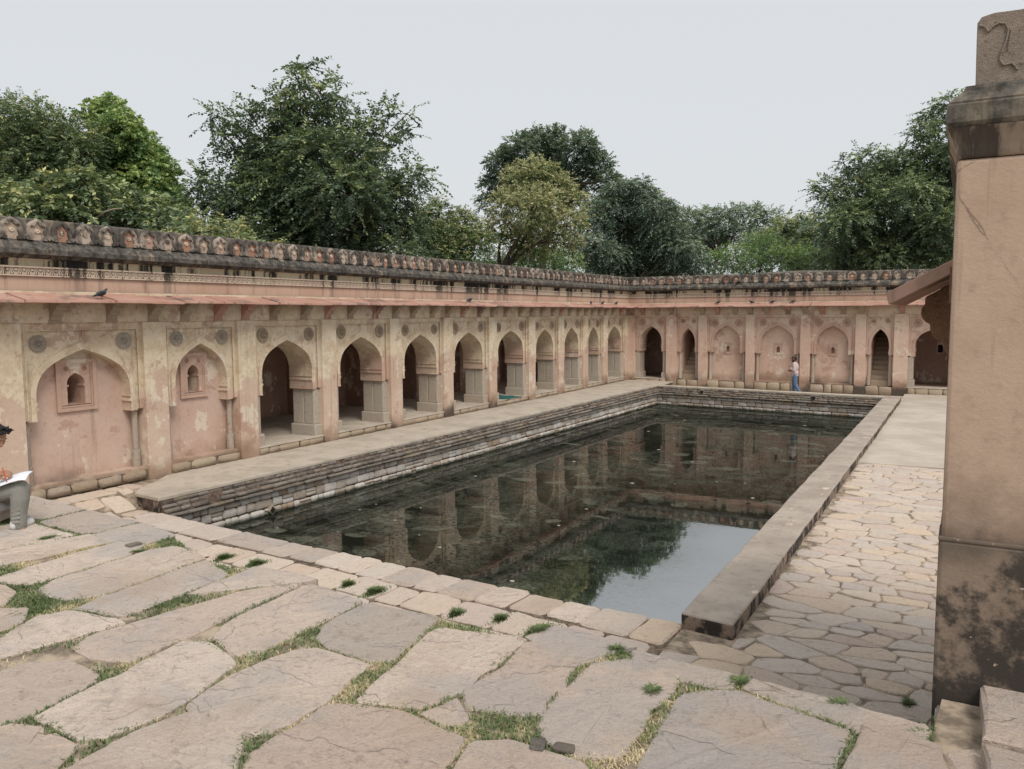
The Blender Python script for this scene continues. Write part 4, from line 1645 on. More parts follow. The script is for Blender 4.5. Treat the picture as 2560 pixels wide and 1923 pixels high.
# niches and doorways behind the open arches, inner shade painted as dark panels
for i, x in enumerate((15.3, 17.2, 20.5, 23.4, 26.5)):
    g = MB()
    if i in (1, 3):
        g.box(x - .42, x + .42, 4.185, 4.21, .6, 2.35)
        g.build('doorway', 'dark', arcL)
    else:
        g.box(x - .2, x + .2, 4.17, 4.21, 1.5, 2.0, 0)
        g.box(x - .11, x + .11, 4.165, 4.171, 1.55, 1.86, 1)
        g.build('wall_niche', ['moulding_pink', 'dark'], arcL)
# cross piers inside the gallery
for c in PC[2:]:
    g = MB()
    g.box(c - .3, c + .3, 3.2, 4.2, .2, 3.3)
    g.build('inner_pier', 'plaster_inner', arcL)
g = MB()
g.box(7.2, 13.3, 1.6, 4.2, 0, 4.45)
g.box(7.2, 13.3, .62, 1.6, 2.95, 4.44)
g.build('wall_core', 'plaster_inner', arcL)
g = MB()
g.box(7.15, 7.32, .02, 4.45, -.3, 4.43)
g.build('end_wall', 'plaster_left', arcL)

pilB = [(-12.80, -12.27), (-11.19, -10.76), (-8.93, -8.53), (-6.48, -6.06), (-4.17, -3.73), (-2.62, -2.06), (.7, 1.2), (3.4, 3.85), (6.0, 6.5)]
baysB = [(-14.45, -12.80, 'open'), (-12.27, -11.19, 'stair'), (-10.76, -8.93, 'blind'), (-8.53, -6.48, 'blind'), (-6.06, -4.17, 'blind'), (-3.73, -2.62, 'stair'), (-2.06, .7, 'open'), (1.2, 3.4, 'blind'), (3.85, 6.0, 'blind')]
arcB = empty('arcade', (0, 38.2, 0), 0)
tag(arcB, 'far arcade with three blind arches between two narrow stair doors', 'arcade')
arcade(arcB, -15.0, 6.5, [(-14.74, -14.45)] + pilB, baysB, 'plaster_back', 'moulding_pink', .12, LOW + .02, 'disc', -14.45, .458, None)
for cx in (-9.845, -7.505, -5.115):
    g = MB()
    g.box(cx - .19, cx - .145, .37, .41, 1.40, 1.95)
    g.box(cx + .145, cx + .19, .37, .41, 1.40, 1.95)
    g.box(cx - .145, cx + .145, .372, .41, 1.905, 1.95)
    g.box(cx - .145, cx + .145, .372, .41, 1.40, 1.44)
    fr = g.build('niche_frame', 'moulding_pink', arcB)
    g = MB()
    for s in (-1, 1):
        g.prism([(cx + s * .105, 1.49), (cx + s * .075, 1.49), (cx + s * .075, 1.63), (cx + s * .095, 1.66), (cx + s * .06, 1.74), (cx, 1.82), (cx, 1.86), (cx + s * .105, 1.86)], .39, .45)
    g.build('niche_opening', 'moulding_pink', fr)
for a, b in ((-15.9, -12.35), (-2.5, 1.3)):
    g = MB()
    g.box(a, b, 3.2, 3.5, -.1, 3.9)
    g.box(a, b, .97, 3.5, -.2, .12)
    g.box(a, b, .62, 3.5, 3.28, 3.5)
    g.build('room_shell', 'plaster_inner', arcB)
g = MB()
g.box(-1.05, -.75, 3.18, 3.2, 1.45, 2.0)
g.box(-1.0, -.8, 3.17, 3.181, 1.5, 1.85, 1)  # dark panel painted for the shade inside the niche
g.build('wall_niche', ['moulding_pink', 'dark'], arcB)
g = MB()
for a, b in ((-12.45, -12.2), (-2.65, -2.3), (1.2, 1.5), (-15.9, -15.6)):
    g.box(a, b, .6, 3.6, -.1, 3.9)
g.build('room_partition', 'plaster_inner', arcB)
# low dome rising behind the far parapet
dm = MB()
n, k = 28, 8
v, f = [], []
for j in range(k + 1):
    t = j / k * math.pi / 2
    for i in range(n):
        a = 6.2832 * i / n
        v.append((4.6 * math.cos(t) * math.cos(a), 2.2 * math.cos(t) * math.sin(a), .62 * math.sin(t)))
f = [(j * n + i, j * n + (i + 1) % n, (j + 1) * n + (i + 1) % n, (j + 1) * n + i) for j in range(k) for i in range(n)]
dm.add(v, f)
dm.build('dome', 'parapet', None, True, (-6.9, 41.0, 4.75), label='low flat weathered dome just showing over the far parapet', cat='dome')

# ------------------------------------------------------------------ right wing: near wall end, eave, bracket
YP = 5.2
wing = empty('right_wing', (-.07, YP, 0))
tag(wing, 'tall pink plastered wall end of the right wing with dark base and carved merlon', 'building')
X0 = -.07


def wall_mat():
    t = NT('near_base')
    x, y, z = t.z()
    n1 = t.noise(1.5, 6, .65)
    n2 = t.noise(7, 5, .7)
    n3 = t.noise(40, 4, .7)
    c = t.mix(t.step(n1, .35, .65), (.19, .145, .11), (.27, .205, .155))
    # black mould spreading from the right and from the foot
    f = t.math('ADD', x, t.math('MULTIPLY', t.math('SUBTRACT', 1.95, z), .6))
    f = t.math('ADD', f, t.math('MULTIPLY', t.math('SUBTRACT', n1, .5), 1.8))
    f = t.math('ADD', f, t.math('MULTIPLY', t.math('SUBTRACT', n2, .5), .9))
    c = t.mix(t.math('MULTIPLY', t.step(f, .30, .55), .88), c, (.03, .028, .026))
    tp = t.math('ADD', z, t.math('MULTIPLY', n2, .25))
    c = t.mix(t.math('MULTIPLY', t.step(tp, 2.02, 2.2), .6), c, (.09, .075, .06))
    c = t.mix(t.step(t.noise(24, 3, .6), .70, .73), c, (.42, .33, .25))
    return t.bsdf(c, .93, t.bump(t.math('ADD', n3, n2), .4, .01), .2)


MAT['near_base'] = wall_mat()


def near_wall_mat():
    t = NT('near_wall')
    x, y, z = t.z()
    n1 = t.noise(1.3, 6, .65)
    n2 = t.noise(5, 6, .7)
    n3 = t.noise(35, 5, .75)
    c = t.mix(t.step(n1, .35, .65), (.43, .305, .225), (.51, .38, .29))
    c = t.mix(t.math('MULTIPLY', t.step(n2, .52, .7), .5), c, (.29, .20, .145))
    lowz = t.math('ADD', z, t.math('MULTIPLY', t.math('SUBTRACT', n1, .5), 1.4))
    c = t.mix(t.math('MULTIPLY', t.math('SUBTRACT', 1.0, t.step(lowz, 2.05, 2.75)), .75), c, (.215, .155, .115))
    foot = t.math('ADD', z, t.math('MULTIPLY', n2, .3))
    c = t.mix(t.math('MULTIPLY', t.math('SUBTRACT', 1.0, t.step(foot, 2.18, 2.36)), .7), c, (.06, .05, .042))
    st = t.noise(1.0, 4, .6, t.map(t.pos(), (7, 7, .5)))
    c = t.mix(t.math('MULTIPLY', t.step(st, .62, .72), .4), c, (.24, .165, .12))
    cr = t.vor(1.7, t.map(t.pos(), (1, 1, .8), (.3, 0, .6)), 'DISTANCE_TO_EDGE')
    wob = t.math('ADD', cr, t.math('MULTIPLY', t.math('SUBTRACT', n2, .5), .05))
    lines = t.math('MULTIPLY', t.math('SUBTRACT', 1.0, t.step(t.math('ABSOLUTE', wob), .0, .006)), t.step(z, 3.4, 3.9))
    c = t.mix(t.math('MULTIPLY', lines, .6), c, (.12, .085, .065))
    return t.bsdf(c, .93, t.bump(t.math('ADD', n3, t.math('MULTIPLY', n2, .7)), .4, .012), .15)


MAT['near_wall'] = near_wall_mat()
g = MB()
g.box(0, 3.2, 0, 1.0, 2.05, 4.24)
g.box(0.02, 3.2, 1.0, 3.4, -.3, 4.24)  # rear length, out of view, shortened to let sun onto the walkway
bevel(g.build('wall', 'near_wall', wing), .02)
g = MB()
g.box(-.012, 3.2, -.018, 1.0, .5, 2.075)
bevel(g.build('wall_base', 'near_base', wing), .02)
g = MB()
g.box(-.014, 3.2, -.02, .3, 2.07, 2.092)
bevel(g.build('base_ledge', 'near_base', wing), .006)


def ring_profile(mb, prof, x1, y1):
    """profile (out, z) swept round the near-left corner: along the near face and back along the left face"""
    n = len(prof)
    v = []
    for o_, z in prof:
        v.append((x1, -o_, z))
    for o_, z in prof:
        v.append((-o_, -o_, z))
    for o_, z in prof:
        v.append((-o_, y1, z))
    mb.add(v, [(r * n + i, r * n + i + 1, (r + 1) * n + i + 1, (r + 1) * n + i) for r in range(2) for i in range(n - 1)])


g = MB()
ring_profile(g, [(-.05, 4.242), (.005, 4.242), (.012, 4.262), (.01, 4.285), (.018, 4.32), (.035, 4.37), (.05, 4.405)], 3.2, 3.4)
g.build('neck_moulding', mat_streaked('neck', (.36, .27, .2), (.40, .32, .25), .9, (.06, .05, .045), .44), wing, True)
g = MB()
ring_profile(g, [(.04, 4.405), (.055, 4.425), (.06, 4.432), (.06, 4.525), (.048, 4.535), (.05, 4.545), (-.02, 4.615), (-.03, 4.64), (-.06, 4.642), (-.5, 4.645)], 3.2, 3.4)
g.build('cornice', 'parapet', wing)
g = MB()
g.box(.02, 3.2, .02, 3.4, 4.242, 4.6)
g.build('wall_top', 'near_wall', wing)


def big_merlon():
    g = MB()
    x0 = .07
    top = [(x0 + .005, 4.646), (x0, 4.98), (x0 + .02, 5.01), (x0 + .08, 5.022), (x0 + .2, 5.018), (x0 + .35, 5.03), (x0 + .55, 5.03), (x0 + .55, 4.646)]
    g.prism(top, .06, .40)
    # carved lines: raised outline strips on the front
    def strip(P, wd, y0=.045):
        for i in range(len(P) - 1):
            (xa, za), (xb, zb) = P[i], P[i + 1]
            d = Vector((xb - xa, zb - za)).normalized() * wd
            g.add([(xa - d.y, .062, za + d.x), (xb - d.y, .062, zb + d.x), (xb + d.y, .062, zb - d.x), (xa + d.y, .062, za - d.x), (xa - d.y * .4, y0, za + d.x * .4), (xb - d.y * .4, y0, zb + d.x * .4), (xb + d.y * .4, y0, zb - d.x * .4), (xa + d.y * .4, y0, za - d.x * .4)],
                  [(4, 5, 6, 7), (0, 1, 5, 4), (1, 2, 6, 5), (2, 3, 7, 6), (3, 0, 4, 7)])
    strip([(x0 + .01, 4.965), (x0 + .035, 4.955), (x0 + .055, 4.925), (x0 + .07, 4.945), (x0 + .10, 4.962), (x0 + .135, 4.955), (x0 + .15, 4.92), (x0 + .14, 4.86), (x0 + .12, 4.80), (x0 + .115, 4.765), (x0 + .135, 4.735), (x0 + .175, 4.74), (x0 + .2, 4.7)], .008, .05)
    strip([(x0 + .12, 4.965), (x0 + .145, 4.95), (x0 + .162, 4.91), (x0 + .155, 4.86), (x0 + .15, 4.81)], .005, .052)
    return g


o = big_merlon().build('merlon', mat_stone('merlon_stone', [(.27, .22, .18), (.27, .22, .18)], .93, .7, 3.0, .85, .02, (.05, .043, .038)), wing)
bevel(o, .012)
for i in range(1, 5):
    g = MB()
    g.box(.1, .38, .9 + i * .5, 1.28 + i * .5, 4.646, 5.0)
    bevel(g.build('merlon', 'parapet', wing), .03)
# eave along the side facing the tank
for i in range(2):
    g = MB()
    y0 = 1.25 + i * .92
    g.add([(a, y, z) for y in (y0, y0 + .905) for a, z in ((.06, 3.80), (-.435, 3.53), (-.415, 3.445), (.06, 3.70))],
          [(0, 1, 2, 3), (7, 6, 5, 4), (0, 1, 5, 4), (1, 2, 6, 5), (2, 3, 7, 6), (3, 0, 4, 7)])
    bevel(g.build('eave_slab', mat_streaked('eave_near_lit', (.52, .335, .27), (.60, .42, .34), .35, (.2, .15, .12)) if i == 0 else 'eave', wing), .006)  # near slab uses a lighter eave copy, extra light put into its colour
MAT['carved'] = mat_stone('carved', [(.26, .15, .09), (.22, .125, .075)], .9, .9, 2.0, .5, .03, (.06, .04, .03))
for i in range(1):
    g = MB()
    prof = [(.02, 3.05), (-.03, 3.08), (-.06, 3.13), (-.07, 3.17), (-.10, 3.185), (-.135, 3.22), (-.15, 3.265), (-.15, 3.30), (-.18, 3.315), (-.205, 3.345), (-.215, 3.38), (-.21, 3.42), (-.19, 3.45), (-.19, 3.50), (.02, 3.62)]
    y0 = 1.5 + i * 2.1
    g.prism(prof, y0, y0 + .3)
    bevel(g.build('bracket', 'carved', wing), .012)
g = MB()
g.box(-.03, .05, 1.1, 3.3, 3.45, 3.7)
g.build('eave_beam', 'carved', wing)

# unseen wing cut short so sun reaches the walkway; low platform added beyond
g = MB()
prism_xy(g, [(.1, YP + 3.4), (6.8, YP + 3.4), (6.8, 38.25), (.1, 38.25)], -.6, -.02)
bevel(g.build('right_platform', 'cement', kind='structure', label='added low bare cement platform where the unseen wing is cut short'), .02)
# ------------------------------------------------------------------ trees
def leaf_mesh(name, C, D, L, W, val, mat, droop=.0):
    """C centres, D leaf direction (unit), L length, W width; folded rhombus leaves"""
    n = len(C)
    up = rng.normal(0, 1, (n, 3)) * .55 + np.array([0, 0, 1.0])
    S = np.cross(D, up)
    S /= np.linalg.norm(S, axis=1, keepdims=True) + 1e-9
    Nn = np.cross(S, D)
    v = np.zeros((n, 4, 3))
    v[:, 0] = C
    v[:, 1] = C + D * (L * .45)[:, None] + S * (W * .5)[:, None] + Nn * (W * .12)[:, None]
    v[:, 2] = C + D * L[:, None]
    v[:, 3] = C + D * (L * .45)[:, None] - S * (W * .5)[:, None] + Nn * (W * .12)[:, None]
    me = bpy.data.meshes.new(name)
    me.vertices.add(n * 4)
    me.vertices.foreach_set('co', v.ravel())
    me.loops.add(n * 4)
    me.loops.foreach_set('vertex_index', np.arange(n * 4, dtype=np.int32))
    me.polygons.add(n)
    me.polygons.foreach_set('loop_start', (np.arange(n) * 4).astype(np.int32))
    me.update(calc_edges=True)
    at = me.attributes.new('leaf', 'FLOAT', 'POINT')
    at.data.foreach_set('value', np.repeat(val, 4).astype(np.float32))
    me.materials.append(mat)
    return me


def unit(a):
    return a / (np.linalg.norm(a, axis=-1, keepdims=True) + 1e-9)


def foliage(blobs, spr_per_m2, leaves, spray_len, leaf_len, leaf_w, droop, flat=.85, hue=(.5, .2), tip=0.0, inner=.35):
    """blobs: list of (centre, radius). Each blob carries twigs (sprays) with leaves set along them."""
    Cs, Ds, Ls, Ws, Vs = [], [], [], [], []
    for (c, r) in blobs:
        ns = max(6, int(spr_per_m2 * r * r))
        d = unit(rng.normal(0, 1, (ns, 3)))
        d[:, 2] = np.abs(d[:, 2]) * np.where(rng.random(ns) < .68, 1, -1)
        rad = r * np.where(rng.random(ns) < inner, rng.uniform(.25, .75, ns), rng.uniform(.7, 1.02, ns))
        base = c + d * rad[:, None] * np.array([1, 1, flat])
        tw = unit(d + rng.normal(0, .45, (ns, 3)) + np.array([0, 0, -droop * .5]))
        ln = spray_len * rng.uniform(.5, 1.25, ns)
        lit_tone = rng.normal(0, hue[1] * 1.3, ns) + hue[0] + .26 * (d[:, 2])  # sprays facing up get lighter leaves: top light painted into the tone
        t = np.linspace(.08, 1, leaves)
        side = np.where(np.arange(leaves) % 2, 1.0, -1.0)
        perp = unit(np.cross(tw, rng.normal(0, .25, (ns, 3)) + np.array([0, 0, 1.0])))
        P = base[:, None, :] + tw[:, None, :] * (ln[:, None] * t[None, :])[..., None]
        P[..., 2] -= droop * (t[None, :] ** 2) * ln[:, None] * .5
        dirs = unit(tw[:, None, :] * .55 + perp[:, None, :] * side[None, :, None] * .9 + rng.normal(0, .28, (ns, leaves, 3)) + np.array([0, 0, -droop * .55]))
        k = ns * leaves
        Cs.append(P.reshape(k, 3))
        Ds.append(dirs.reshape(k, 3))
        Ls.append(leaf_len * rng.uniform(.6, 1.25, k))
        Ws.append(leaf_w * rng.uniform(.7, 1.2, k))
        Vs.append(np.clip(np.repeat(lit_tone, leaves) + rng.normal(0, .09, k) + tip * (np.tile(t, ns) - .5), 0, 1))
    return [np.concatenate(a) for a in (Cs, Ds, Ls, Ws, Vs)]


LEAVES = []


def limb(mb, a, b, r0, r1, bend=.12, n=6):
    a, b = Vector(a), Vector(b)
    L = (b - a).length
    off = Vector((random.uniform(-1, 1), random.uniform(-1, 1), random.uniform(-.3, .6))) * L * bend
    pts, rad = [], []
    for i in range(n + 1):
        t = i / n
        pts.append(a.lerp(b, t) + off * math.sin(math.pi * t) + Vector((random.uniform(-1, 1), random.uniform(-1, 1), 0)) * L * .012)
        rad.append(r0 + (r1 - r0) * t)
    mb.tube(pts, rad, 6)


def tree(name, label, cat, blobs_px, D, mat, foot_u=None, seed=1, thick=.9, spr=26, leaves=12, sl=.6, ll=.16, lw=.065, droop=.4, hue=(.45, .16), trunk=True, tr=.22, tip=.0, scale=1.0, inner=.35, flat=.85, depthj=.9):
    """crown given as lobes (image u, v, radius in px) at distance D; lobes are spread in depth too"""
    global rng
    rng = np.random.default_rng(seed)
    random.seed(seed)
    bl = []
    for (u, v, r) in blobs_px:
        rr = r * D / FPX
        dj = rng.uniform(-depthj, depthj) * rr * 1.5
        c = pd(u, v, D + dj)
        bl.append((c, rr * scale))
        if r > 45:             # a lobe on the far side so the crown is a volume
            c2 = pd(u + rng.uniform(-.4, .4) * r, v + rng.uniform(0, .5) * r, D + rr * 1.6 + abs(dj))
            bl.append((c2, rr * .8))
    cx = np.mean([b[0] for b in bl], 0)
    if foot_u is not None:
        f = pd(foot_u, 700, D + .5)
        base = np.array([f[0], f[1], .25])
    else:
        base = np.array([cx[0], cx[1], .25])
    root = empty(name, base)
    tag(root, label, cat)
    if trunk:
        mb = MB()
        zmid = min(b[0][2] for b in bl)
        fork = np.array([base[0] * .7 + cx[0] * .3, base[1] * .7 + cx[1] * .3, max(base[2] + 1.2, zmid * .8)])
        limb(mb, (0, 0, -.2), fork - base, tr, tr * .75, .05)
        mids = []
        for (c, r) in sorted(bl, key=lambda b: -b[1])[:8]:
            m = fork + (c - fork) * .55 + np.array([0, 0, .1])
            limb(mb, fork - base, m - base, tr * .55, tr * .28, .10)
            mids.append(m)
        for (c, r) in bl:
            m = min(mids, key=lambda q: np.linalg.norm(q - c)) if mids else fork
            if np.linalg.norm(m - c) > .1:
                limb(mb, m - base, c - base, tr * .24, .02, .10, 5)
                for q in range(3):
                    e = c + unit(rng.normal(0, 1, 3)) * r * .85
                    limb(mb, c - base, e - base, .03, .008, .1, 3)
        mb.build('trunk', 'bark', root, True)
    C, Dd, L, W, V = foliage(bl, spr * 6.0, leaves, sl * .85, ll * .84, lw * 1.0, droop, flat, hue, tip, inner)
    LEAVES.append(len(C))
    inst('crown', leaf_mesh('crown', C - base, Dd, L, W, V, mat), root)
    return root, bl


G_dark = mat_leaf('leaf_dark', [(0, (0.046, 0.073, 0.055)), (.45, (0.097, 0.144, 0.097)), (.8, (0.275, 0.346, 0.185)), (1, (0.478, 0.531, 0.251))])  # brightest stops of these leaf ramps hold painted top-lit highlights
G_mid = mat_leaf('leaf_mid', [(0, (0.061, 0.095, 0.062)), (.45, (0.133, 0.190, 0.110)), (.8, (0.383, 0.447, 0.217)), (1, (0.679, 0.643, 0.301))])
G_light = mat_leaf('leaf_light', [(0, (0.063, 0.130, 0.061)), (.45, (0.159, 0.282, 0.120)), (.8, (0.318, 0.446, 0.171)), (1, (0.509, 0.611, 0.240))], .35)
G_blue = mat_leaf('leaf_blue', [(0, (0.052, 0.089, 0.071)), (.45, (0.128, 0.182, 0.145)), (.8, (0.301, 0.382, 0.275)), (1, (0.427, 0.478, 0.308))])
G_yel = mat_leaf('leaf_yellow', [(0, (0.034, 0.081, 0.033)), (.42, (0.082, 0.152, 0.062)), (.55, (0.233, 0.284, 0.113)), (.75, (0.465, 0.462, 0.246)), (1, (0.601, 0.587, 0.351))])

# a wood far behind, read as one mass, closing the gaps low down
rng = np.random.default_rng(99)
bl = []
for i in range(120):
    u = rng.uniform(-200, 2750)
    top = 640 if u < 1650 else 600
    if 980 < u < 1260:
        top = 585
    if 1680 < u < 2080:
        top = 560
    v = rng.uniform(top, top + 60)
    D = rng.uniform(75, 105)
    bl.append((pd(u, v, D), rng.uniform(1.6, 3.2)))
    bl.append((pd(u, v, D) - np.array([0, 0, 3.2]), 3.0))
C, Dd, L, W, V = foliage(bl, 7, 10, 1.0, .42, .22, .4, .9, (.45, .18))
tag(inst('far_wood', leaf_mesh('far_wood', C, Dd, L, W, V, G_blue)), 'distant bluish green wood behind the court walls', 'wood', kind='stuff')

tree('tree', 'dome shaped feathery dark green tree at the far left above the parapet', 'tree',
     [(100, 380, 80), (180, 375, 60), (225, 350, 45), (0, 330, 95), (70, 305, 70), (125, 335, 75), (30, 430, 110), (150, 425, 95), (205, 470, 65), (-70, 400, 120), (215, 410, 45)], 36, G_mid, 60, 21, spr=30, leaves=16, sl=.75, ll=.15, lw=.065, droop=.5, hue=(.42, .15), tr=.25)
tree('creeper_tree', 'tall tree smothered in yellow green creeper, sloping to the right', 'tree',
     [(278, 272, 36), (252, 300, 36), (300, 325, 52), (262, 262, 24), (340, 385, 68), (270, 420, 85), (388, 445, 62), (425, 510, 52), (350, 500, 85), (448, 560, 42), (322, 350, 44), (365, 420, 48), (405, 480, 45), (200, 280, 14), (225, 268, 16)], 38, G_light, 300, 22, spr=46, leaves=9, sl=.35, ll=.20, lw=.14, droop=.7, hue=(.66, .17), tr=.25, flat=1.0)
tree('shrub', 'broad leaved green shrub behind the leftmost merlons', 'shrub',
     [(20, 500, 62), (110, 525, 65), (200, 470, 45), (180, 540, 58), (60, 570, 50), (215, 440, 30), (130, 470, 40), (-40, 530, 60)], 27, G_mid, 110, 23, spr=34, leaves=8, sl=.5, ll=.27, lw=.12, droop=.7, hue=(.48, .18), tr=.12)
tree('shrub', 'dark broad leaved shrub with a pale bare branch behind the parapet on the left', 'shrub',
     [(270, 535, 55), (350, 555, 55), (300, 490, 45), (420, 560, 45), (250, 590, 45), (390, 600, 45), (400, 520, 40)], 28, G_dark, 330, 24, spr=36, leaves=8, sl=.5, ll=.26, lw=.11, droop=.7, hue=(.50, .18), tr=.12)
tree('shrub', 'bright leaved shrub below the tall feathery tree, just over the parapet', 'shrub',
     [(430, 592, 42), (500, 580, 50), (575, 600, 50), (640, 632, 40), (540, 640, 45), (460, 630, 40), (690, 650, 40)], 25, G_mid, 520, 25, spr=40, leaves=10, sl=.45, ll=.17, lw=.075, droop=.5, hue=(.56, .18), tr=.1)
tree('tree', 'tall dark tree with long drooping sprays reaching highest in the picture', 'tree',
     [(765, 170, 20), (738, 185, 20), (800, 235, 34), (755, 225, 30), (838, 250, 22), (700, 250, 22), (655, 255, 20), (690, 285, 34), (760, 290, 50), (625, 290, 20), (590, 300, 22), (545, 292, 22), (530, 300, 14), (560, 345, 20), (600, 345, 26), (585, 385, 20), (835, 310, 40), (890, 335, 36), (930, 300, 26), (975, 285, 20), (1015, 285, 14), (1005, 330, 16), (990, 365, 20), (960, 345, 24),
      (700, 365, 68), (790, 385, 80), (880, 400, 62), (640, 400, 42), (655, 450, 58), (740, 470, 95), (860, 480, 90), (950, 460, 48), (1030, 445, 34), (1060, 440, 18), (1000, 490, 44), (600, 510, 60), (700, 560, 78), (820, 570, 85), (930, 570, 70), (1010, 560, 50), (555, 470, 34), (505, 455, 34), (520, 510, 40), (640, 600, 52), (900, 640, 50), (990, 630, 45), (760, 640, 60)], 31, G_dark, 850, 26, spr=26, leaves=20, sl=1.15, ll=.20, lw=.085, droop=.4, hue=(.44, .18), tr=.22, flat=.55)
tree('flowering_shrub', 'small bushy tree with a few straw coloured flower heads left of the round flowering tree', 'tree',
     [(1090, 535, 38), (1120, 590, 48), (1062, 590, 44), (1160, 555, 36), (1130, 640, 40), (1050, 540, 24), (1190, 610, 40)], 38, G_yel, 1110, 27, spr=62, leaves=10, sl=.55, ll=.17, lw=.07, droop=.3, hue=(.36, .16), tr=.14, tip=.35)
tree('tree', 'large round crowned dark green tree farthest back in the middle', 'tree',
     [(1370, 365, 46), (1300, 375, 42), (1440, 375, 44), (1250, 415, 38), (1232, 465, 34), (1498, 415, 38), (1520, 455, 30), (1350, 430, 70), (1440, 450, 62), (1290, 455, 50), (1392, 338, 24), (1345, 342, 22), (1462, 352, 24), (1215, 505, 22), (1540, 450, 14), (1320, 350, 20), (1480, 385, 26), (1270, 385, 24)], 56, G_blue, 1370, 28, spr=26, leaves=12, sl=.6, ll=.24, lw=.12, droop=.4, hue=(.44, .13), tr=.3)
tree('flowering_tree', 'round tree covered in straw yellow flower heads with a leaning dark trunk', 'tree',
     [(1345, 435, 34), (1290, 455, 38), (1392, 468, 42), (1432, 505, 34), (1262, 512, 40), (1340, 520, 62), (1418, 560, 40), (1252, 565, 38), (1330, 590, 52), (1398, 600, 36), (1290, 600, 40), (1448, 552, 20), (1436, 612, 24), (1320, 410, 16), (1375, 425, 22), (1210, 590, 34)], 42, G_yel, 1215, 29, spr=46, leaves=10, sl=.5, ll=.18, lw=.075, droop=.25, hue=(.68, .18), tr=.2, tip=.4)
tree('bush', 'bright green feathery bush under the straw yellow flowering tree', 'bush',
     [(1270, 655, 40), (1330, 640, 36), (1225, 660, 34), (1380, 640, 40), (1420, 660, 38)], 46, G_light, 1300, 30, spr=40, leaves=14, sl=.6, ll=.14, lw=.05, droop=.8, hue=(.52, .15), tr=.1)
tree('tree', 'dense dark green tree with layered drooping foliage right of the flowering tree', 'tree',
     [(1560, 485, 50), (1598, 468, 36), (1518, 520, 50), (1640, 520, 46), (1490, 560, 44), (1580, 570, 74), (1660, 580, 54), (1700, 625, 52), (1600, 650, 66), (1520, 640, 56), (1742, 662, 34), (1482, 620, 46), (1670, 660, 48), (1625, 490, 26), (1540, 465, 22)], 50, G_blue, 1590, 31, spr=34, leaves=12, sl=.8, ll=.20, lw=.09, droop=.9, hue=(.42, .16), tr=.25, flat=.6)
tree('tree', 'pale flat topped tree in the far gap, nearer the middle', 'tree',
     [(1720, 545, 36), (1770, 538, 32), (1830, 530, 28), (1880, 528, 30), (1920, 540, 26), (1760, 590, 55), (1850, 580, 45), (1800, 560, 40), (1700, 580, 40)], 84, G_blue, 1790, 32, spr=12, leaves=12, sl=1.1, ll=.30, lw=.13, droop=.4, hue=(.62, .14), tr=.25, flat=.5)
tree('tree', 'pale feathery tree in the far gap, nearer the big right tree', 'tree',
     [(1960, 570, 36), (2010, 565, 38), (1930, 600, 45), (2050, 590, 36), (1990, 620, 50), (2080, 620, 40)], 78, G_mid, 1990, 33, spr=13, leaves=12, sl=1.0, ll=.28, lw=.12, droop=.4, hue=(.55, .14), tr=.25, flat=.6)
tree('bush', 'bright green feathery bush rising over the far parapet in the gap', 'bush',
     [(1840, 645, 44), (1900, 630, 44), (1960, 640, 42), (2010, 645, 38), (1795, 655, 36), (1880, 665, 42), (1925, 600, 26), (1870, 605, 24)], 55, G_light, 1890, 34, spr=30, leaves=14, sl=.6, ll=.15, lw=.055, droop=.5, hue=(.48, .15), tr=.1)
tree('tree', 'big dark tree rising to the right behind the tall wall end', 'tree',
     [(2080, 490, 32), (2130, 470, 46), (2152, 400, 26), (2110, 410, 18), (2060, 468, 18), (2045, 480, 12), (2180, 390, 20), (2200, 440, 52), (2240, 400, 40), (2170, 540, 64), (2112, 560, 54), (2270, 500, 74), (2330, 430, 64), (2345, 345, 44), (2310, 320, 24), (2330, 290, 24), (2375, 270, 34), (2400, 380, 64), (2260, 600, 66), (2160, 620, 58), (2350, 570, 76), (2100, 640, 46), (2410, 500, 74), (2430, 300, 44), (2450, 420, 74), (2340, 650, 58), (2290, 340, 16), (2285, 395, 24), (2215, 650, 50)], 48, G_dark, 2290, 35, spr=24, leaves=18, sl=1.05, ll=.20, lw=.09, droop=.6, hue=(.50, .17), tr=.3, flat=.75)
# trees outside the frame whose light and reflection matter little: one behind the right wing
random.seed(5)
rng = np.random.default_rng(5)
# pale bare branch over the left parapet
g = MB()
pp = [pd(u, v, 26.5) for u, v in ((225, 560), (240, 545), (262, 530), (285, 523), (300, 522))]
g.tube([p - pp[0] for p in pp], [.05, .045, .04, .03, .02], 6)
o = g.build('bare_branch', mat_flat('pale_bark', (.30, .25, .2), .9), None, True, tuple(pp[0]), label='pale crooked bare branch among the left shrubs', cat='branch')

# ------------------------------------------------------------------ pigeons
M_pig = mat_flat('pigeon_grey', (.075, .082, .095), .6, .3, 30)
M_pigd = mat_flat('pigeon_dark', (.03, .035, .04), .5, .3, 30)
M_pigl = mat_flat('pigeon_leg', (.30, .10, .08), .7, .2, 30)


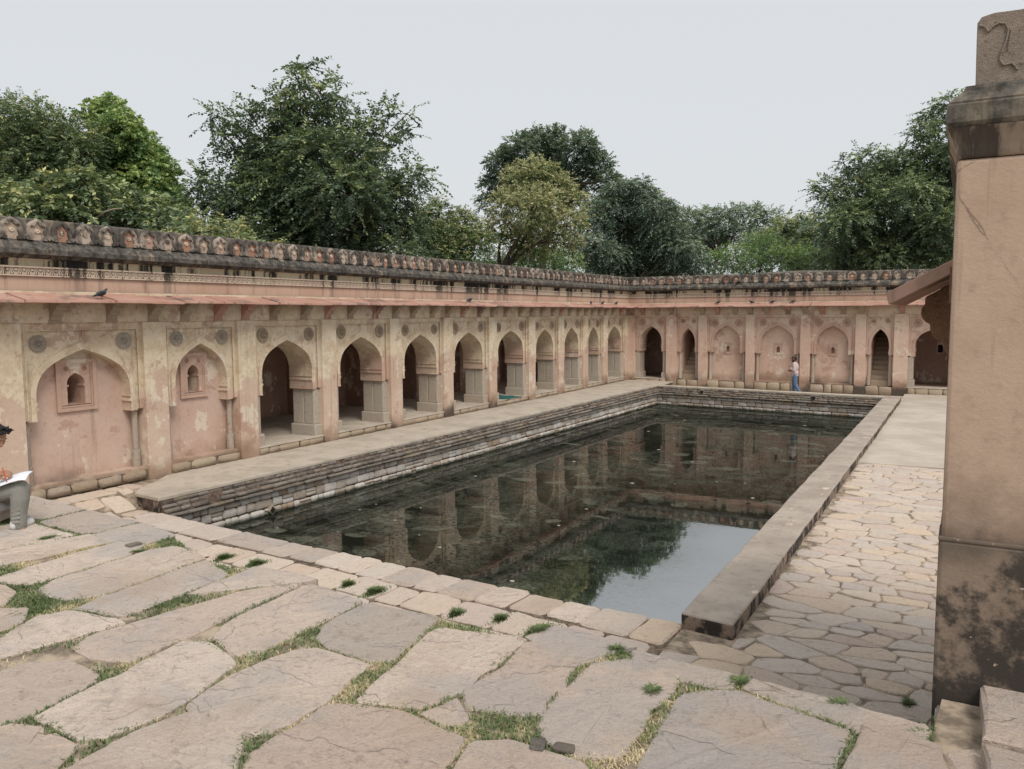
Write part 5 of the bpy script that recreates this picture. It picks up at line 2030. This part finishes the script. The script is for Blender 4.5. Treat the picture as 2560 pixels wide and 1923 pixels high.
def pigeon_meshes(head_up):
    hz = .20 if head_up else .15
    body = remeshed('pigeon_body', [('e', (0, 0, .115), (.095, .055, .058), Matrix.Rotation(R(-22), 3, 'Y')), ('e', (.055, 0, .135), (.055, .046, .052), None),
                                    ('c', (.075, 0, .15), (.105, 0, hz), .036, .022), ('e', (.112, 0, hz + .008), (.026, .021, .022), None), ('c', (.13, 0, hz + .004), (.152, 0, hz - .004), .008, .003),
                                    ('c', (-.06, 0, .095), (-.175, 0, .055), .032, .016)], .006, M_pig, 3)
    wing_ = remeshed('pigeon_wing', [('e', (-.02, .047, .115), (.085, .014, .04), Matrix.Rotation(R(-20), 3, 'Y')), ('e', (-.02, -.047, .115), (.085, .014, .04), Matrix.Rotation(R(-20), 3, 'Y')),
                                     ('c', (-.08, .03, .088), (-.165, .012, .066), .018, .008), ('c', (-.08, -.03, .088), (-.165, -.012, .066), .018, .008)], .006, M_pigd, 2)
    g = MB()
    for s in (-1, 1):
        g.tube([(.012, s * .02, .075), (.008, s * .02, .03), (.015, s * .02, .004)], [.008, .005, .005], 6)
        for a in (-.5, 0, .5):
            g.tube([(.015, s * .02, .005), (.015 + .03 * math.cos(a), s * .02 + .03 * math.sin(a), .003)], [.004, .003], 5)
    return body, wing_, g.mesh('pigeon_leg', M_pigl)


PG = [pigeon_meshes(True), pigeon_meshes(False)]


def pigeon(p, rz, k, label, sc_=.88):
    r = empty('pigeon', p, rz)
    r.scale = (sc_,) * 3
    tag(r, label, 'pigeon', 'pigeons perched on the eaves')
    for nm, me in zip(('body', 'wings', 'legs'), PG[k]):
        inst(nm, me, r)


def eave_top(d):        # height of the eave surface d metres out from the wall face
    return 3.685 + (.55 - d) / (.55 + .12) * .145 + .004


for u, k, rz, lb in ((254, 0, 1.45, 'pigeon nearest the camera, on the left eave above the first blind arch'), (1174, 1, 1.3, 'lone pigeon halfway along the left eave'), (1478, 1, 1.8, 'leftmost of the three pigeons near the corner on the left eave'), (1507, 0, 1.5, 'middle one of the three pigeons near the corner on the left eave'), (1541, 0, 1.3, 'pigeon on the left eave closest to the inside corner')):
    d = .40 if u < 300 else .25
    q = px(u, 755, LX + d)
    pigeon((LX + d, q[1], eave_top(d)), rz, k, lb)
for u, k, rz, lb in ((1795, 0, .2, 'leftmost pigeon on the far eave'), (1879, 0, 3.0, 'pigeon on the far eave above the pilaster between the first two blind arches'), (1931, 1, .3, 'crouching pigeon on the far eave left of the middle blind arch apex'), (1982, 1, .2, 'rightmost pigeon on the far eave, right of the middle blind arch')):
    q = py(u, 757, 38.2 - .25)
    pigeon((q[0], 38.2 - .25, eave_top(.25)), rz, k, lb)
for u, lb in ((1846, 'pigeon walking on the dark cornice of the far arcade'),):
    q = py(u, 705, 38.2 - .02)
    pigeon((q[0], 38.2 - .03, 4.70), .1, 1, lb)

# ------------------------------------------------------------------ green cloth on the gallery floor, shoes beside it
g = MB()
p0 = pz(1268, 994, .21)
nx, ny = 8, 10
for j in range(ny + 1):
    for i in range(nx + 1):
        g.v.append((-.75 + 1.0 * i / nx + .02 * math.sin(j * 2.1), -.55 + 1.15 * j / ny + .02 * math.sin(i * 1.7), .018 + .012 * math.sin(i * 1.3 + j * .9) + .01 * math.sin(j * 2.3)))
for j in range(ny):
    for i in range(nx):
        a = j * (nx + 1) + i
        g.f.append((a, a + 1, a + nx + 2, a + nx + 1))
        g.m.append(0)
o = g.build('cloth', mat_flat('teal_cloth', (.035, .16, .15), .9, .25, 25), None, True, (LX - .25, p0[1], .206), label='teal green cloth spread on the gallery floor at the sixth arch', cat='cloth')
sm = o.modifiers.new('solid', 'SOLIDIFY')
sm.thickness = .012
M_shoe = mat_flat('black_shoe', (.015, .015, .016), .5, .2, 30)
shoe = remeshed('shoe', [('c', (-.1, 0, .03), (.1, 0, .03), .035, .038), ('e', (-.08, 0, .05), (.05, .038, .045), None)], .01, M_shoe, 3)
sp = empty('shoes', (LX - 1.0, p0[1] + .2, .206))
tag(sp, 'pair of dark shoes on the gallery floor behind the teal cloth', 'shoes')
inst('shoe', shoe, sp, (0, 0, 0), .3)
inst('shoe', shoe, sp, (.03, .11, 0), .15)

# ------------------------------------------------------------------ people
def skin_mat(name, col):
    t = NT(name)
    n = t.noise(18, 4, .6, t.obj())
    c = t.mix(t.step(n, .3, .7), tuple(k * .82 for k in col), col)
    b = t.n('ShaderNodeBsdfPrincipled')
    t.put(b.inputs['Base Color'], c)
    b.inputs['Roughness'].default_value = .5
    b.inputs['Subsurface Weight'].default_value = .08
    b.inputs['Subsurface Radius'].default_value = (.02, .008, .004)
    t.t.links.new(b.outputs[0], t.o.inputs[0])
    return t.m


def cloth_mat(name, col, scale=60, fold=14):
    t = NT(name)
    o_ = t.obj()
    f = t.noise(fold, 3, .5, t.map(o_, (1, 1, .45)))
    n = t.noise(scale, 3, .6, o_)
    c = t.mix(t.step(n, .35, .65), tuple(k * .8 for k in col), col)
    return t.bsdf(c, .9, t.bump(t.math('ADD', f, t.math('MULTIPLY', n, .15)), .6, .03), .15)


def head_parts(o, fwd, up, s=1.0):
    """ellipsoid skull, jaw, nose, brow, ears; o = centre of skull"""
    o, f, u = Vector(o), Vector(fwd).normalized(), Vector(up)
    u = (u - f * u.dot(f)).normalized()
    r = f.cross(u)
    rot = Matrix((f, r, u)).transposed()
    at = lambda a, b, c: tuple(o + (f * a + r * b + u * c) * s)
    e = lambda c, rr: ('e', at(*c), tuple(k * s for k in rr), rot)
    P = [e((-.008, 0, .02), (.098, .077, .092)), e((.035, 0, -.045), (.062, .058, .075)), e((.062, 0, -.098), (.030, .032, .022)),
         e((.088, 0, -.018), (.020, .014, .030)), e((.108, 0, -.034), (.016, .014, .013)), e((.082, 0, -.072), (.018, .026, .009)), e((.082, 0, -.083), (.016, .022, .008)),
         e((.078, 0, .024), (.022, .058, .012)), e((.06, .045, -.03), (.028, .02, .024)), e((.06, -.045, -.03), (.028, .02, .024)),
         e((-.005, .078, -.015), (.024, .010, .034)), e((-.005, -.078, -.015), (.024, .010, .034))]
    eyes = [at(.083, .033, .002), at(.083, -.033, .002)]
    return P, eyes, at, rot


def hand_parts(wrist, fwd, palm_n, s=1.0, curl=.5, side=1):
    """palm with four curled fingers and a thumb; fwd = towards the knuckles, palm_n = out of the palm"""
    w_, f, n = Vector(wrist), Vector(fwd).normalized(), Vector(palm_n)
    n = (n - f * n.dot(f)).normalized()
    r = f.cross(n) * side
    at = lambda a, b, c: w_ + (f * a + r * b + n * c) * s
    P = []
    for k in (-.026, -.009, .009, .026):
        P.append(('c', tuple(at(.005, k * .7, 0)), tuple(at(.085, k, 0)), .017 * s, .013 * s))
    for k, L in ((-.030, .062), (-.010, .074), (.010, .078), (.030, .068)):
        a = at(.088, k, 0)
        c1, c2, c3 = curl * .9, curl * 2.0, curl * 2.9
        b = a + (f * math.cos(c1) + n * math.sin(c1)) * L * .45 * s
        c = b + (f * math.cos(c2) + n * math.sin(c2)) * L * .32 * s
        d = c + (f * math.cos(c3) + n * math.sin(c3)) * L * .26 * s
        P += [('c', tuple(a), tuple(b), .0105 * s, .0095 * s), ('c', tuple(b), tuple(c), .0095 * s, .0085 * s), ('c', tuple(c), tuple(d), .0085 * s, .007 * s)]
    a = at(.025, .028, .008)
    b = at(.062, .045, .028)
    c = at(.092, .034, .042)
    P += [('c', tuple(at(.01, .01, 0)), tuple(a), .016 * s, .014 * s), ('c', tuple(a), tuple(b), .014 * s, .011 * s), ('c', tuple(b), tuple(c), .011 * s, .008 * s)]
    return P


# --- man walking at the far side
wk = py(1985, 975, 36.55)
root = empty('person', (wk[0], 36.55, LOW))
root.scale = (1.0, 1.0, 1.0)
tag(root, 'person in cap, pale pink shirt and blue jeans walking at the far end, hands raised', 'person')
SK2 = skin_mat('skin_far', (.22, .12, .08))
H = [  # faces -x ; local coordinates
    ('c', (.02, 0, 1.40), (-.02, 0, 1.50), .055, .052), ('c', (.02, .18, 1.36), (.05, .23, 1.10), .05, .042), ('c', (.05, .23, 1.10), (-.17, .14, 1.06), .042, .03),
    ('c', (.02, -.18, 1.36), (.03, -.23, 1.11), .05, .042), ('c', (.03, -.23, 1.11), (-.16, -.15, 1.22), .042, .03),
    ('e', (.03, 0, 1.22), (.12, .17, .22), None), ('e', (.03, 0, .98), (.12, .16, .14), None),
    ('c', (.02, .09, .92), (-.04, .09, .50), .085, .058), ('c', (-.04, .09, .50), (-.03, .09, .09), .055, .038), ('c', (-.03, .09, .05), (-.18, .09, .035), .04, .032),
    ('c', (.04, -.09, .92), (.06, -.09, .50), .085, .058), ('c', (.06, -.09, .50), (.28, -.09, .13), .055, .038), ('c', (.29, -.09, .10), (.20, -.09, .035), .04, .032)]
hp, eyes, at, rot = head_parts((-.03, 0, 1.60), (-1, 0, -.12), (0, 0, 1))
H += hp
H += hand_parts((-.17, .14, 1.06), (-1, -.1, .25), (0, -1, 0), 1.0, .7, 1)
H += hand_parts((-.17, -.15, 1.24), (-.35, .1, 1), (-.6, .8, 0), 1.0, .35, -1)
inst('body', remeshed('body', H, .011, SK2, 3), root)
shirt = [('e', (.03, 0, 1.24), (.15, .20, .22), None), ('e', (.03, 0, 1.0), (.15, .185, .17), None), ('c', (.02, -.12, 1.40), (.02, .12, 1.40), .075, .075), ('c', (.02, .18, 1.36), (.06, .24, 1.10), .078, .068), ('c', (.06, .24, 1.10), (-.12, .16, 1.06), .066, .052),
         ('c', (.02, -.18, 1.36), (.04, -.24, 1.11), .078, .068), ('c', (.04, -.24, 1.11), (-.11, -.17, 1.19), .066, .052), ('e', (.03, 0, .88), (.145, .18, .08), None)]
inst('shirt', remeshed('shirt', shirt, .014, cloth_mat('shirt_pink', (.62, .50, .49)), 3), root)
tro = [('e', (.03, 0, .90), (.135, .17, .12), None), ('c', (.02, .09, .86), (-.04, .09, .50), .105, .085), ('c', (-.04, .09, .50), (-.03, .09, .10), .083, .068), ('c', (.04, -.09, .86), (.06, -.09, .50), .105, .085), ('c', (.06, -.09, .50), (.27, -.09, .14), .083, .066)]
inst('jeans', remeshed('jeans', tro, .014, cloth_mat('denim', (.13, .20, .32)), 3), root)
inst('shoe', shoe, root, (-.10, .09, 0), math.pi, (1.1, 1.1, 1.1))
inst('shoe', shoe, root, (.23, -.09, .01), math.pi, (1.1, 1.1, 1.1))
cap = [('e', at(-.02, 0, .06), (.11, .09, .075), None), ('c', at(.07, -.03, .055), at(.15, -.03, .045), .012, .010), ('c', at(.07, .03, .055), at(.15, .03, .045), .012, .010), ('c', at(.07, 0, .057), at(.165, 0, .047), .012, .01)]
inst('cap', remeshed('cap', cap, .01, mat_flat('cap_green', (.075, .07, .05), .9), 2), root)
beard = [('e', at(.045, 0, -.085), (.058, .062, .05), rot), ('e', at(0, .06, -.055), (.03, .022, .05), rot), ('e', at(0, -.06, -.055), (.03, .022, .05), rot), ('e', at(-.07, 0, .0), (.045, .075, .07), rot)]
inst('beard', remeshed('beard', beard, .01, mat_flat('black_hair', (.012, .010, .009), .8), 2), root)

# --- man sitting at the left edge, writing
# lay-out plane through his near leg: local x = image right, local z up, local y = away from camera
KD = 8.55                                     # distance of the figure
org = pd(0, 1297, KD)
rx = Vector((RT[0], RT[1], 0)).normalized()
ry = Vector((FWD[0], FWD[1], 0)).normalized()
sit = empty('person', (org[0], org[1], TER), math.atan2(rx.y, rx.x))
tag(sit, 'seated person at the left edge in grey trousers, bent over paper and writing', 'person')
zo = org[2] - TER
K = KD / FPX


def S(u, v, y=0.0):
    """pixel offset from the layout origin -> local point at depth offset y"""
    sc_ = (KD + y) / KD
    return (u * K * sc_, y, zo - (v - 1297) * K * sc_ * 1.0)


SK1 = skin_mat('skin_near', (.36, .19, .12))
HAIR = mat_flat('hair', (.012, .010, .010), .55, .4, 60)
TROU = cloth_mat('grey_trousers', (.29, .285, .26), 80, 9)
knee = S(56, 1222, -.01)
hemp = S(48, 1318, .0)
hip = S(-68, 1245, .02)
knee2 = S(22, 1262, .26)
foot2 = S(8, 1283, .32)
hc = S(-8, 1093, .06)                           # skull centre
sh = S(-88, 1130, .0)
sh2 = S(-80, 1136, .32)
wr = S(8, 1180, -.07)
el = S(-62, 1205, -.12)
wr2 = S(-40, 1222, .2)
body = [('e', S(-95, 1175, .12), (.16, .20, .24), None), ('e', S(-85, 1228, .14), (.17, .2, .14), None), ('c', S(-62, 1132, .10), S(-26, 1108, .08), .06, .058),
        ('c', sh, el, .055, .045), ('c', el, wr, .043, .030), ('c', sh2, S(-70, 1210, .36), .055, .045), ('c', S(-70, 1210, .36), wr2, .043, .03),
        ('c', hip, knee, .09, .062), ('c', knee, hemp, .058, .042), ('c', S(-68, 1232, .28), knee2, .09, .06), ('c', knee2, foot2, .055, .04), ('c', hemp, S(62, 1330, -.02), .04, .035)]
hp, eyes, at, rot = head_parts(hc, (.86, -.25, -.52), (.5, 0, .86), 1.12)
body += hp
body += hand_parts(wr, (1, .02, .12), (.0, .5, -.85), 1.12, .62, -1)
body += hand_parts(wr2, (1, -.3, .05), (0, .2, -1), 1.12, .5, 1)
inst('body', remeshed('body', body, .0075, SK1, 3), sit)
for e_ in eyes:
    g = MB()
    n = 10
    g.add([(e_[0] + .012 * math.cos(6.28 * i / n), e_[1] - .004, e_[2] + .007 * math.sin(6.28 * i / n)) for i in range(n)], [tuple(range(n))])
hair = [('e', at(-.03, 0, .045), (.116, .092, .088), rot), ('e', at(-.075, 0, .0), (.07, .085, .085), rot)]
rr = random.Random(3)
for i in range(46):
    a = rr.uniform(-1, 1)
    b = rr.uniform(-.9, .9)
    p = Vector(at(.055 * a - .01 + .035, .07 * b, .115 - .035 * a * a - .03 * b * b))
    q = p + (Vector(at(1, 0, 0)) - Vector(at(0, 0, 0))).normalized() * rr.uniform(.0, .055) + Vector((rr.uniform(-.02, .03), rr.uniform(-.02, .02), rr.uniform(0, .035)))
    hair.append(('c', tuple(p), tuple(q), .017, .008))
inst('hair', remeshed('hair', hair, .007, HAIR, 1), sit)
brow = [('c', at(.090, .018, .022), at(.078, .05, .024), .005, .004), ('c', at(.090, -.018, .022), at(.078, -.05, .024), .005, .004), ('e', at(.086, .034, .001), (.010, .014, .005), rot), ('e', at(.086, -.034, .001), (.010, .014, .005), rot)]
inst('brows', remeshed('brows', brow, .003, HAIR, 1), sit)
tro = [('e', S(-82, 1236, .14), (.19, .22, .13), None), ('c', S(-68, 1245, .02), S(56, 1222, -.01), .10, .086), ('c', S(58, 1220, -.01), S(55, 1245, -.01), .088, .092), ('c', S(55, 1245, -.01), S(48, 1280, .0), .092, .082), ('c', S(48, 1280, 0), S(46, 1312, 0), .082, .078),
       ('c', S(-68, 1238, .28), S(12, 1258, .24), .11, .09), ('c', S(12, 1258, .24), S(6, 1275, .30), .09, .07)]
# soft folds behind the knee and down the shin
for i in range(8):
    tro.append(('c', S(42, 1240 + i * 9, -.078), S(62, 1226 + i * 11.0, -.080), .010, .006))
inst('trousers', remeshed('trousers', tro, .009, TROU, 4), sit)
shirt = [('e', S(-95, 1175, .12), (.19, .23, .27), None), ('c', sh, S(-74, 1178, -.07), .085, .075), ('c', sh2, S(-76, 1180, .34), .085, .075)]
inst('shirt', remeshed('shirt', shirt, .014, cloth_mat('shirt_plain', (.12, .13, .16)), 3), sit)
M_white = mat_flat('white_shoe', (.62, .62, .62), .6, .1, 20)
sh_me = remeshed('shoe', [('c', (-.11, 0, .04), (.11, 0, .035), .045, .042), ('e', (-.09, 0, .06), (.06, .045, .055), None)], .01, M_white, 3)
p_ = S(4, 1283, .30)
inst('shoe', sh_me, sit, (p_[0] - .10, p_[1], p_[2] - .03), 1.2)
p_ = S(46, 1335, .06)
inst('shoe', sh_me, sit, (p_[0], p_[1], 0.0), 1.35)
g = MB()
a = Vector(S(-6, 1196, -.06))
b = Vector(S(-3, 1198, -.06))
n = 16
ax = (Vector(wr) - Vector(el)).normalized()
t1 = ax.cross(Vector((0, 1, 0))).normalized()
t2 = ax.cross(t1)
cc = Vector(wr) - ax * .045
g.tube([cc + (t1 * math.cos(6.2832 * i / n) + t2 * math.sin(6.2832 * i / n)) * .041 for i in range(n + 1)], [.007] * (n + 1), 6)
g.build('bracelet', mat_flat('dark_band', (.03, .022, .02), .6), sit, True)
# sheets of paper on the knee
g = MB()
A0, A1 = Vector(S(-52, 1236, -.17)), Vector(S(90, 1184, -.13))
ex = (A1 - A0)
ey = Vector((-.10, .30, .045))
nx, ny = 16, 8
for j in range(ny + 1):
    for i in range(nx + 1):
        s_, t_ = i / nx, j / ny
        q = A0 + ex * s_ + ey * t_
        q.z += .008 * math.sin(s_ * 3.0) + (-.03 * max(0, (s_ - .75) / .25) ** 2) + .012 * math.sin(t_ * 4)
        g.v.append(tuple(q))
for j in range(ny):
    for i in range(nx):
        a = j * (nx + 1) + i
        g.f.append((a, a + 1, a + nx + 2, a + nx + 1))
        g.m.append(0)
pw = [sit.matrix_basis @ Vector(v) for v in g.v]
base = pw[0].copy()
g.v = [tuple(v - base) for v in pw]
o = g.build('paper', mat_flat('paper', (.80, .81, .86), .8, .03, 8), None, True, tuple(base), label='curled white sheets of paper on the seated person\'s knee', cat='paper')
so_ = o.modifiers.new('solid', 'SOLIDIFY')
so_.thickness = .006
g = MB()
a = sit.matrix_basis @ Vector(S(28, 1162, -.09))
b = sit.matrix_basis @ Vector(S(42, 1197, -.12))
g.tube([(0, 0, 0), tuple((b - a) * .9), tuple(b - a)], [.006, .006, .002], 8)
g.build('pen', mat_flat('orange_pen', (.55, .10, .03), .4, .1), None, True, tuple(a), label='orange pen held by the seated person', cat='pen')

# the low block he sits on, just outside the frame
hipw = sit.matrix_basis @ Vector(S(-85, 1236, .14))
me, c = slab_mesh(ragged([(-.3, -.26), (.2, -.28), (.22, .3), (-.28, .28)], .15, .02), 0, .24, 'flag', inset=.03, drop=.025)
blk_ = inst('stone_block', me, None, (hipw.x, hipw.y, hipw.z - .10), YAW * math.pi / 180)
tag(blk_, 'low rough stone block under the seated person', 'stone')
